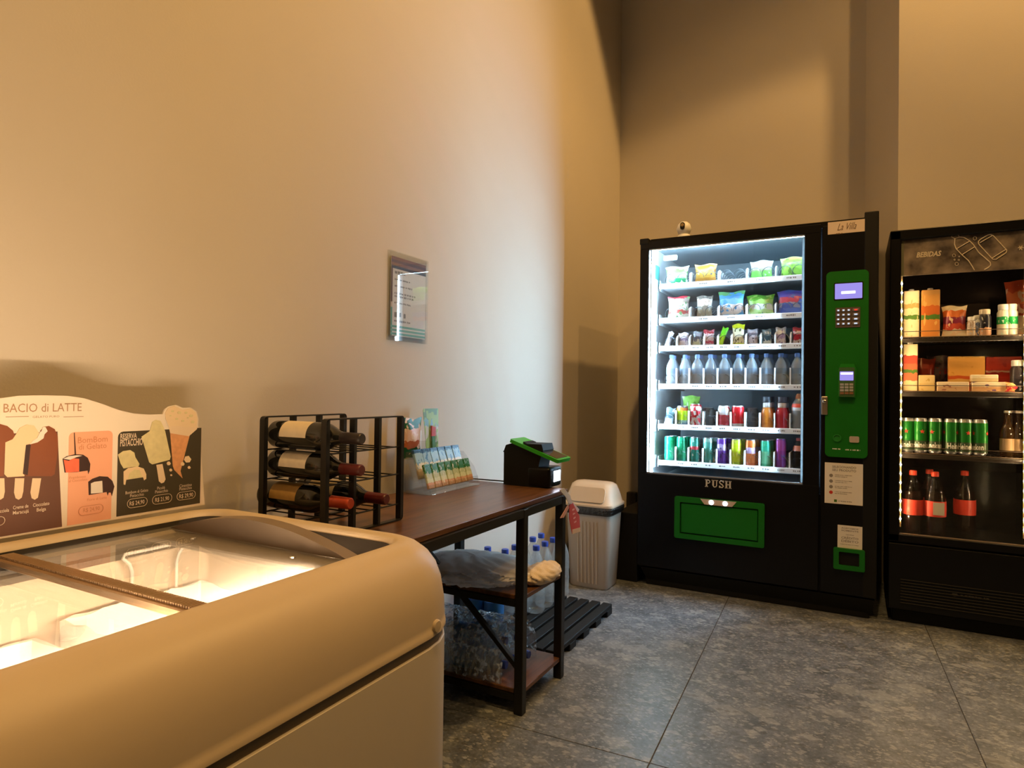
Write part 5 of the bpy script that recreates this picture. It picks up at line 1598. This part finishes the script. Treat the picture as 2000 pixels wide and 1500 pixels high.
Z = lambda l: [(1750 + a / 8, 450 + b / 8) for a, b in l]
hl('bottle_drawing', Z([(1225, 622), (1190, 560), (1130, 470), (1030, 385), (940, 290), (915, 220), (922, 130), (990, 105), (1060, 112), (1150, 165), (1220, 240), (1290, 345), (1390, 430), (1470, 500), (1478, 545), (1440, 580), (1380, 612)]))
hl('bottle_drawing', Z([(915, 130), (862, 100), (890, 72), (960, 60), (985, 95)]))
hl('bottle_drawing', Z([(950, 288), (1150, 170)])); hl('bottle_drawing', Z([(1030, 382), (1235, 255)]))
hl('can_drawing', Z([(1290, 170), (1320, 140), (1440, 72), (1480, 65), (1520, 85), (1700, 280), (1730, 310), (1720, 350), (1560, 455), (1510, 450), (1480, 420), (1300, 225), (1285, 195)]), closed=True)
hl('can_drawing', Z([(1310, 195), (1500, 85)])); hl('can_drawing', Z([(1500, 435), (1715, 300)]))
hl('snowflake_drawing', Z([(1905, 275), (1990, 275)]), .002); hl('snowflake_drawing', Z([(1925, 245), (1970, 308)]), .002); hl('snowflake_drawing', Z([(1970, 243), (1925, 308)]), .002)
for (a, b, r) in ((905, 393, 3.2), (948, 525, 3.4), (1232, 125, 3.6), (980, 462, 1.6), (915, 458, 1.4), (985, 410, 1.2)):
    x, y = Z([(a, b)])[0]
    hl('bubble_drawing', [(x + r * math.cos(t), y + r * math.sin(t)) for t in (0, .9, 1.8, 2.7, 3.6, 4.5, 5.4)], .0011, True)
# light strips : a string of little lamps on each side
E_BEAD = emit('warm_bead', (1.0, .66, .33), 95.0 * K_COOL)
for (x, mat_) in ((KX0 + .006, None), (.684, None)):
    st_ = MB().rbox((x - .003, YC + .050, .46), (x + .003, YC + .056, 1.70), .001, 1).build('led_strip', pbr('strip_amber', (.45, .32, .16), .4), co)
    bead = None
    for k in range(27):
        z = .50 + .0445 * k
        if bead is None:
            bead = MB().lathe([(0, -.0034), (.0028, -.0017), (.0034, 0), (.0028, .0017), (0, .0034)], 8, (x, YC + .047, z)).build('led_bead', E_BEAD, st_)
        else:
            b2 = bead.copy(); COL.objects.link(b2); b2.parent = st_; b2.location = (0, 0, .0445 * k)
# shelves
M_WIRE = pbr('shelf_wire', (.10, .07, .05), .35, metal=.4)
SHZ = [1.392, 1.126, .822]
for s, z in enumerate(SHZ):
    sh = MB().tube([(JX0 + .004, YC + .075, z), (JX1 - .004, YC + .075, z), (JX1 - .004, JYB - .07, z), (JX0 + .004, JYB - .07, z)], .0035, 6, True).build('wire_shelf', M_WIRE, co)
    n = 26
    mb = MB()
    for k in range(1, n):
        x = JX0 + .004 + (JX1 - JX0 - .008) * k / n
        mb.tube([(x, YC + .075, z), (x, JYB - .07, z)], .0016, 4)
    mb.build('shelf_wires', M_WIRE, sh)['kind'] = 'stuff'
    MB().tube([(JX0 + .02, YC + .072, z), (JX0 + .02, YC + .072, z + .03), (JX1 - .02, YC + .072, z + .03), (JX1 - .02, YC + .072, z)], .0018, 5).build('guard_rail', M_WIRE, sh)
    MB().rbox((JX0 + .002, YC + .072, z - .024), (JX1 - .002, YC + .080, z - .005), .002, 1).build('shelf_edge', pbr('shelf_edge_dark', (.03, .024, .02), .3), sh)


# ---- products in the cooler
def fx(px, py, Y):
    return ony(px, py, Y).x


def fspan(x0, x1, py, Y):
    return fx(x0, py, Y), fx(x1, py, Y)


def carton(label, mat, x0, x1, y0, d, z, h, group, peel=None, capm=None):
    o = thing('juice_carton', label, 'carton', ((x0 + x1) / 2, y0 + d / 2, z), group)
    MB().rbox((x0, y0, z), (x1, y0 + d, z + h), .003, 1).build('body', mat, o)
    MB().lathe([(.012, 0), (.012, .008), (.010, .010), (0, .010)], 14, ((x0 + x1) / 2, y0 + d * .35, z + h)).build('cap', capm or M_WHITE, o)
    return o


GC = 'juice cartons in the cooler'
FK1, FK2 = YC + .10, YC + .10
z1, z2, z3 = SHZ[0] + .0036, SHZ[1] + .0036, SHZ[2] + .0036
a, b = fspan(1765, 1796, 620, FK1)
carton('cream juice carton with green band, leftmost on the top shelf of the cooler', pack([(0, '#e8d9b0'), (.38, '#4f7a2a'), (.47, '#ecdcae'), (.62, '#c9a860'), (.72, '#f0e2ba')], .45, distort=.05, blot='#d8c088', bscale=5, bamt=.64), a, b, FK1, .07, z1, .232, GC)
a, b = fspan(1799.5, 1836, 620, FK1)
carton('orange juice carton with green band, second on the top shelf of the cooler', pack([(0, '#d88a40'), (.36, '#4f7a2a'), (.47, '#d06a2a'), (.66, '#e0a050'), (.9, '#d8a058')], .45, distort=.06, blot='#e8b468', bscale=4, bamt=.6), a, b, FK1, .07, z1, .232, GC, capm=pbr('carton_cap_tan', (.7, .6, .45), .4))
a, b = fspan(1764, 1792.5, 725, FK2)
carton('cream and orange juice carton, leftmost on the second shelf of the cooler', pack([(0, '#ecd6a4'), (.22, '#d87048'), (.38, '#4f7a2a'), (.45, '#d86a48'), (.58, '#c84a38'), (.76, '#f0e0b4')], .45, distort=.06), a, b, FK2, .07, z2, .232, GC)
a, b = fspan(1841, 1890, 625, FK1)
bag('red and white food pouch on the top shelf of the cooler', 'pouch', pack([(0, '#e6d2b4'), (.22, '#c8503a'), (.40, '#8a2a48'), (.62, '#e0783a'), (.82, '#f0e2c8')], .35, blot='#e8c4a0', bscale=4, bamt=.62), b - a, .150, .05, ((a + b) / 2, FK1 + .02, z1), 0, .05, None, name='food_pouch', seed=60)


def cup(label, cat, px, py, z, R, h, mat, capm, Y=YC + .11, name='drink_bottle', group=None):
    o = thing(name, label, cat, (0, 0, 0), group)
    MB().lathe([(R * .85, 0), (R, .006), (R, h * .72), (R * .8, h * .80), (R * .78, h * .82)], 18).build('body', mat, o, smooth=40, local=True)
    MB().lathe([(R * .82, h * .81), (R * .86, h * .82), (R * .86, h * .98), (R * .75, h), (0, h)], 16).build('cap', capm, o, smooth=40, local=True)
    return put(o, (fx(px, py, Y), Y, z))


cup('small pale yoghurt bottle beside the red pouch in the cooler', 'bottle', 1898, 635, z1, .020, .092, pack([(0, '#d8b890'), (.5, '#a89080')], .4, blot='#c8c0c0'), M_WHITE)
cup('small white and blue yoghurt bottle on the top shelf of the cooler', 'bottle', 1909, 635, z1, .018, .098, pack([(0, '#e0c0a0'), (.4, '#8a90a8'), (.6, '#d8d8dc')], .4, blot='#5a6a98'), M_WHITE)
cup('black drink bottle with white cap on the top shelf of the cooler', 'bottle', 1923, 630, z1, .026, .125, pack([(0, '#d8a888'), (.35, '#1c1c28'), (.9, '#2a2a38')], .3, blot='#c8c8cc', bscale=4, bamt=.66), pbr('cream_cap', (.75, .65, .52), .4))
for k, (px, lb) in enumerate(((1960, 'white yoghurt bottle with green wreath label, left of its pair in the cooler'), (1975, 'white yoghurt bottle with green wreath label, right of its pair in the cooler'))):
    cup(lb, 'bottle', px, 625, z1, .026, .145, pack([(0, '#e8e0cc'), (.42, '#0f9a48'), (.72, '#e8e4d8')], .4, blot='#d8ecd8', bscale=6, bamt=.62, distort=.04), M_WHITE, group='wreath-label yoghurt bottles')
a, b = fspan(1973, 2030, 610, YC + .22)
bag('tall red and orange snack pouch behind the white yoghurt bottles in the cooler', 'pouch', pack([(0, '#d8c0a0'), (.35, '#a83a1a'), (.55, '#e0703a'), (.8, '#c84a28')], .35, blot='#e8b890', bscale=5, bamt=.58), .15, .27, .05, ((a + b) / 2, YC + .22, z1), 0, .02, None, name='food_pouch', seed=61)
# second shelf
bag('dark red wrapped cheese ball leaning behind the second-shelf carton', 'package', pack([(0, '#5a1a10'), (.5, '#8a2a18')], .35), .09, .165, .06, (fx(1806, 730, YC + .22), YC + .22, z2), 0, 0, None, name='wrapped_cheese', seed=62, nu=8, nv=10)
bx_ = MB().rbox((fx(1794, 750, YC + .10), YC + .10, z2), (fx(1826, 750, YC + .10), YC + .18, z2 + .078), .003, 1).build('cream_box', pack([(0, '#d8b878'), (.5, '#e0c48a')], .5, blot='#c8a050', bscale=4, bamt=.66))
tag(bx_, 'small cream box beside the carton on the second shelf of the cooler', 'box')
bag('dark plum pouch with red emblem on the second shelf of the cooler', 'pouch', pack([(0, '#2a2230'), (.5, '#7a2020'), (.65, '#241e2c')], .3, blot='#4a3a48', bscale=5), .10, .18, .04, (fx(1834, 725, YC + .24), YC + .24, z2), 0, 0, None, name='food_pouch', seed=63, nu=8, nv=10)


def meal_box(label, x0, x1, py, Y, d, z, h, st, bl, tilt=0.0, name='meal_box', group=None):
    a, b = fspan(x0, x1, py, Y)
    o = MB().rbox((-(b - a) / 2, -d / 2, 0), ((b - a) / 2, d / 2, h), .003, 1).rbox((-(b - a) / 2 + .004, -d / 2 - .001, h * .44), ((b - a) / 2 - .004, -d / 2, h * .52), .0004, 1).build(name, pack(st, .4, blot=bl, bscale=4, bamt=.64, distort=.08))
    tag(o, label, 'box', group)
    return put(o, ((a + b) / 2, Y + d / 2, z), (tilt, 0, 0))


GM = 'chilled meal boxes'
meal_box('tan and orange meal box standing on the second shelf of the cooler', 1852, 1924, 730, YC + .17, .03, z2, .172, [(0, '#c8502a'), (.25, '#d8b060'), (.35, '#c85a2a'), (.45, '#d8a050'), (.95, '#e0b868')], '#c89040', group=GM)
meal_box('red meal box right of the tan one on the second shelf of the cooler', 1925, 1996, 730, YC + .20, .03, z2, .170, [(0, '#a8281a'), (.38, '#b82a1a'), (.55, '#e0b8a0'), (.6, '#b8301c'), (.95, '#c84428')], '#a02218', group=GM)
meal_box('flat cream package lying on the second shelf edge beside the cream box', 1830, 1893, 750, YC + .10, .06, z2, .046, [(0, '#d8b088'), (.5, '#f0dcc0')], '#a86a58', name='flat_package', group=GM)
meal_box('flat cream package lying lower right on the second shelf edge', 1898, 1965, 750, YC + .10, .06, z2, .046, [(0, '#d8a878'), (.5, '#f0e0c4')], '#6a4a78', name='flat_package', group=GM)
meal_box('flat white package stacked on top of the lower right one', 1897, 1950, 742, YC + .105, .05, z2 + .0465, .034, [(0, '#e8d0a0'), (.5, '#f4e8cc')], '#e0c080', name='flat_package', group=GM)
cup('black bottle with white cap and upright lettering on the second shelf of the cooler', 'bottle', 1990, 735, z2, .034, .148, pack([(0, '#1c181c'), (.5, '#2a2428')], .3, blot='#d8d0c8', bscale=4, bamt=.68), M_WHITE)
bag('small red and cream packet at the foot of the black bottle in the cooler', 'package', pack([(0, '#c8283a'), (.5, '#e8c898')], .35, blot='#d8a060'), .10, .045, .02, (fx(1990, 757, YC + .088), YC + .088, z2), 0, 0, None, name='snack_packet', seed=64, nu=8, nv=8)

# third shelf : green beer cans with white lettering
def beer_can():
    o = thing('beer_can', '', 'can', (0, 0, 0), 'green beer cans on the third shelf')
    R, h = .0305, .168
    MB().lathe(can_mb(R, h), 26, mis=[1, 1, 1, 0, 1, 1, 1, 1]).build('body', [pbr('beer_green', (.012, .20, .022), .28, metal=.3), M_CANLID], o, smooth=40, local=True)
    MB().lathe([(R * .885, h - .001), (R * .885, h + .0015), (R * .84, h + .0015), (R * .80, h - .003), (0, h - .003)], 22).build('lid', M_CANLID, o, smooth=40, local=True)
    MB().lathe([(R + .0003, .014), (R + .0003, .060)], 26, caps=False).build('silver_band', pbr('can_dark_band', (.06, .10, .05), .3, metal=.3), o, smooth=40, local=True)
    vs, fs = text_mesh('Heineken', .02)
    w = max(p[0] for p in vs) - min(p[0] for p in vs)
    mb = MB(); s = .040; vv = []
    for p in vs:
        t = p[0] * (2.9 * R / w) / R
        vv.append(((R + .0008) * math.sin(t), -(R + .0008) * math.cos(t), .038 + p[1] * s))
    mb.add(vv, fs).build('lettering', pbr('can_white_print', (.85, .83, .76), .4), o, local=True)
    mb = MB(); star = []
    for k in range(10):
        rr = .012 if k % 2 == 0 else .005
        star.append((rr * math.sin(math.pi * k / 5), rr * math.cos(math.pi * k / 5)))
    for t0 in (0, 2.1, 4.2):
        vv = [((R + .0008) * math.sin(t0 + x / R), -(R + .0008) * math.cos(t0 + x / R), .105 + y) for x, y in star] + [((R + .0008) * math.sin(t0), -(R + .0008) * math.cos(t0), .105)]
        mb.add(vv, [(k, (k + 1) % 10, 10) for k in range(10)])
    mb.build('red_star', pbr('star_red', (.60, .06, .03), .4), o, local=True)
    return o


bc = beer_can()
for k, px in enumerate((1772, 1797.5, 1826, 1857, 1885, 1914)):
    o = bc if k == 0 else copy_tree(bc)
    o['label'] = 'green beer can, %s from left on the third shelf of the cooler' % ORD[k]
    put(o, (fx(px, 850, YC + .115), YC + .115, z3), (0, 0, (-.2, .2, -.5, .9, .3, -1.1)[k]))
bbp = [(0, .004), (.022, 0), (.029, .004), (.0305, .015), (.0305, .10), (.028, .118), (.018, .145), (.013, .165), (.0125, .20), (.014, .203), (.014, .208)]
bb = bottle_proto('beer_bottle', '', 'bottle', bbp, [(.0145, .205), (.0150, .207), (.0148, .213), (.012, .216), (0, .216)], clear('amber_glass', (.55, .33, .14), 1.55, 1.4, milk=.1, milkcol=(.35, .2, .08)), pbr('crown_cap', (.62, .58, .5), .3, metal=.7), [(.0309, .03), (.0309, .085)], pbr('beer_label', (.30, .20, .10), .5, noise=.3), group='beer bottles on the third shelf')
for k, (px, Y) in enumerate(((1968, YC + .115), (1990, YC + .115), (1979, YC + .19))):
    o = bb if k == 0 else copy_tree(bb)
    o['label'] = ('amber beer bottle nearest the green cans in the cooler', 'amber beer bottle at the right end of the third shelf', 'amber beer bottle behind the other two on the third shelf')[k]
    put(o, (fx(px, 850, Y), Y, z3))

# bottom : cola bottles
colap = [(0, .005), (.026, 0), (.040, .006), (.046, .02), (.047, .05), (.045, .085), (.047, .12), (.048, .16), (.0465, .20), (.041, .235), (.031, .268), (.020, .298), (.014, .315), (.0135, .325)]
colac = [(.0165, .318), (.0168, .320), (.0168, .338), (.015, .341), (0, .341)]
M_COLA = pbr('cola_liquid', (.012, .005, .004), .15, spec=.5)
cl = bottle_proto('cola_bottle', '', 'bottle', colap, colac, M_JAR, pbr('cola_cap_red', (.70, .06, .03), .4), [(.0478, .122), (.0488, .16), (.0475, .198)], pbr('cola_label_red', (.62, .055, .035), .4, noise=.12, nscale=25), s=.98, liquid=[(r * .965, z) for r, z in colap[:10]] + [(0, .235)], liqm=M_COLA, group='cola bottles at the bottom of the cooler')
for k, (px, Y, lb) in enumerate(((1783, YC + .115, 'cola bottle with red cap nearest the left light strip of the cooler'), (1826, YC + .115, 'cola bottle with red cap, front one of the middle pair in the cooler'), (1815, YC + .225, 'cola bottle with red cap, rear one of the middle pair in the cooler'), (1884, YC + .25, 'dark cola bottle standing alone at the rear bottom of the cooler'))):
    o = cl if k == 0 else copy_tree(cl)
    o['label'] = lb
    put(o, (fx(px, 980, Y), Y, JZ0 + .0005))
    if k == 1:
        MB().prism([(-.012, .13), (.034, .13), (.034, .19), (-.012, .19)], (V3((0, -.0488, 0)), V3((1, 0, 0)), V3((0, 0, 1)), V3((0, -1, 0))), 0, .0006).build('label_panel', pbr('label_grey', (.55, .5, .42), .5), o, local=True)
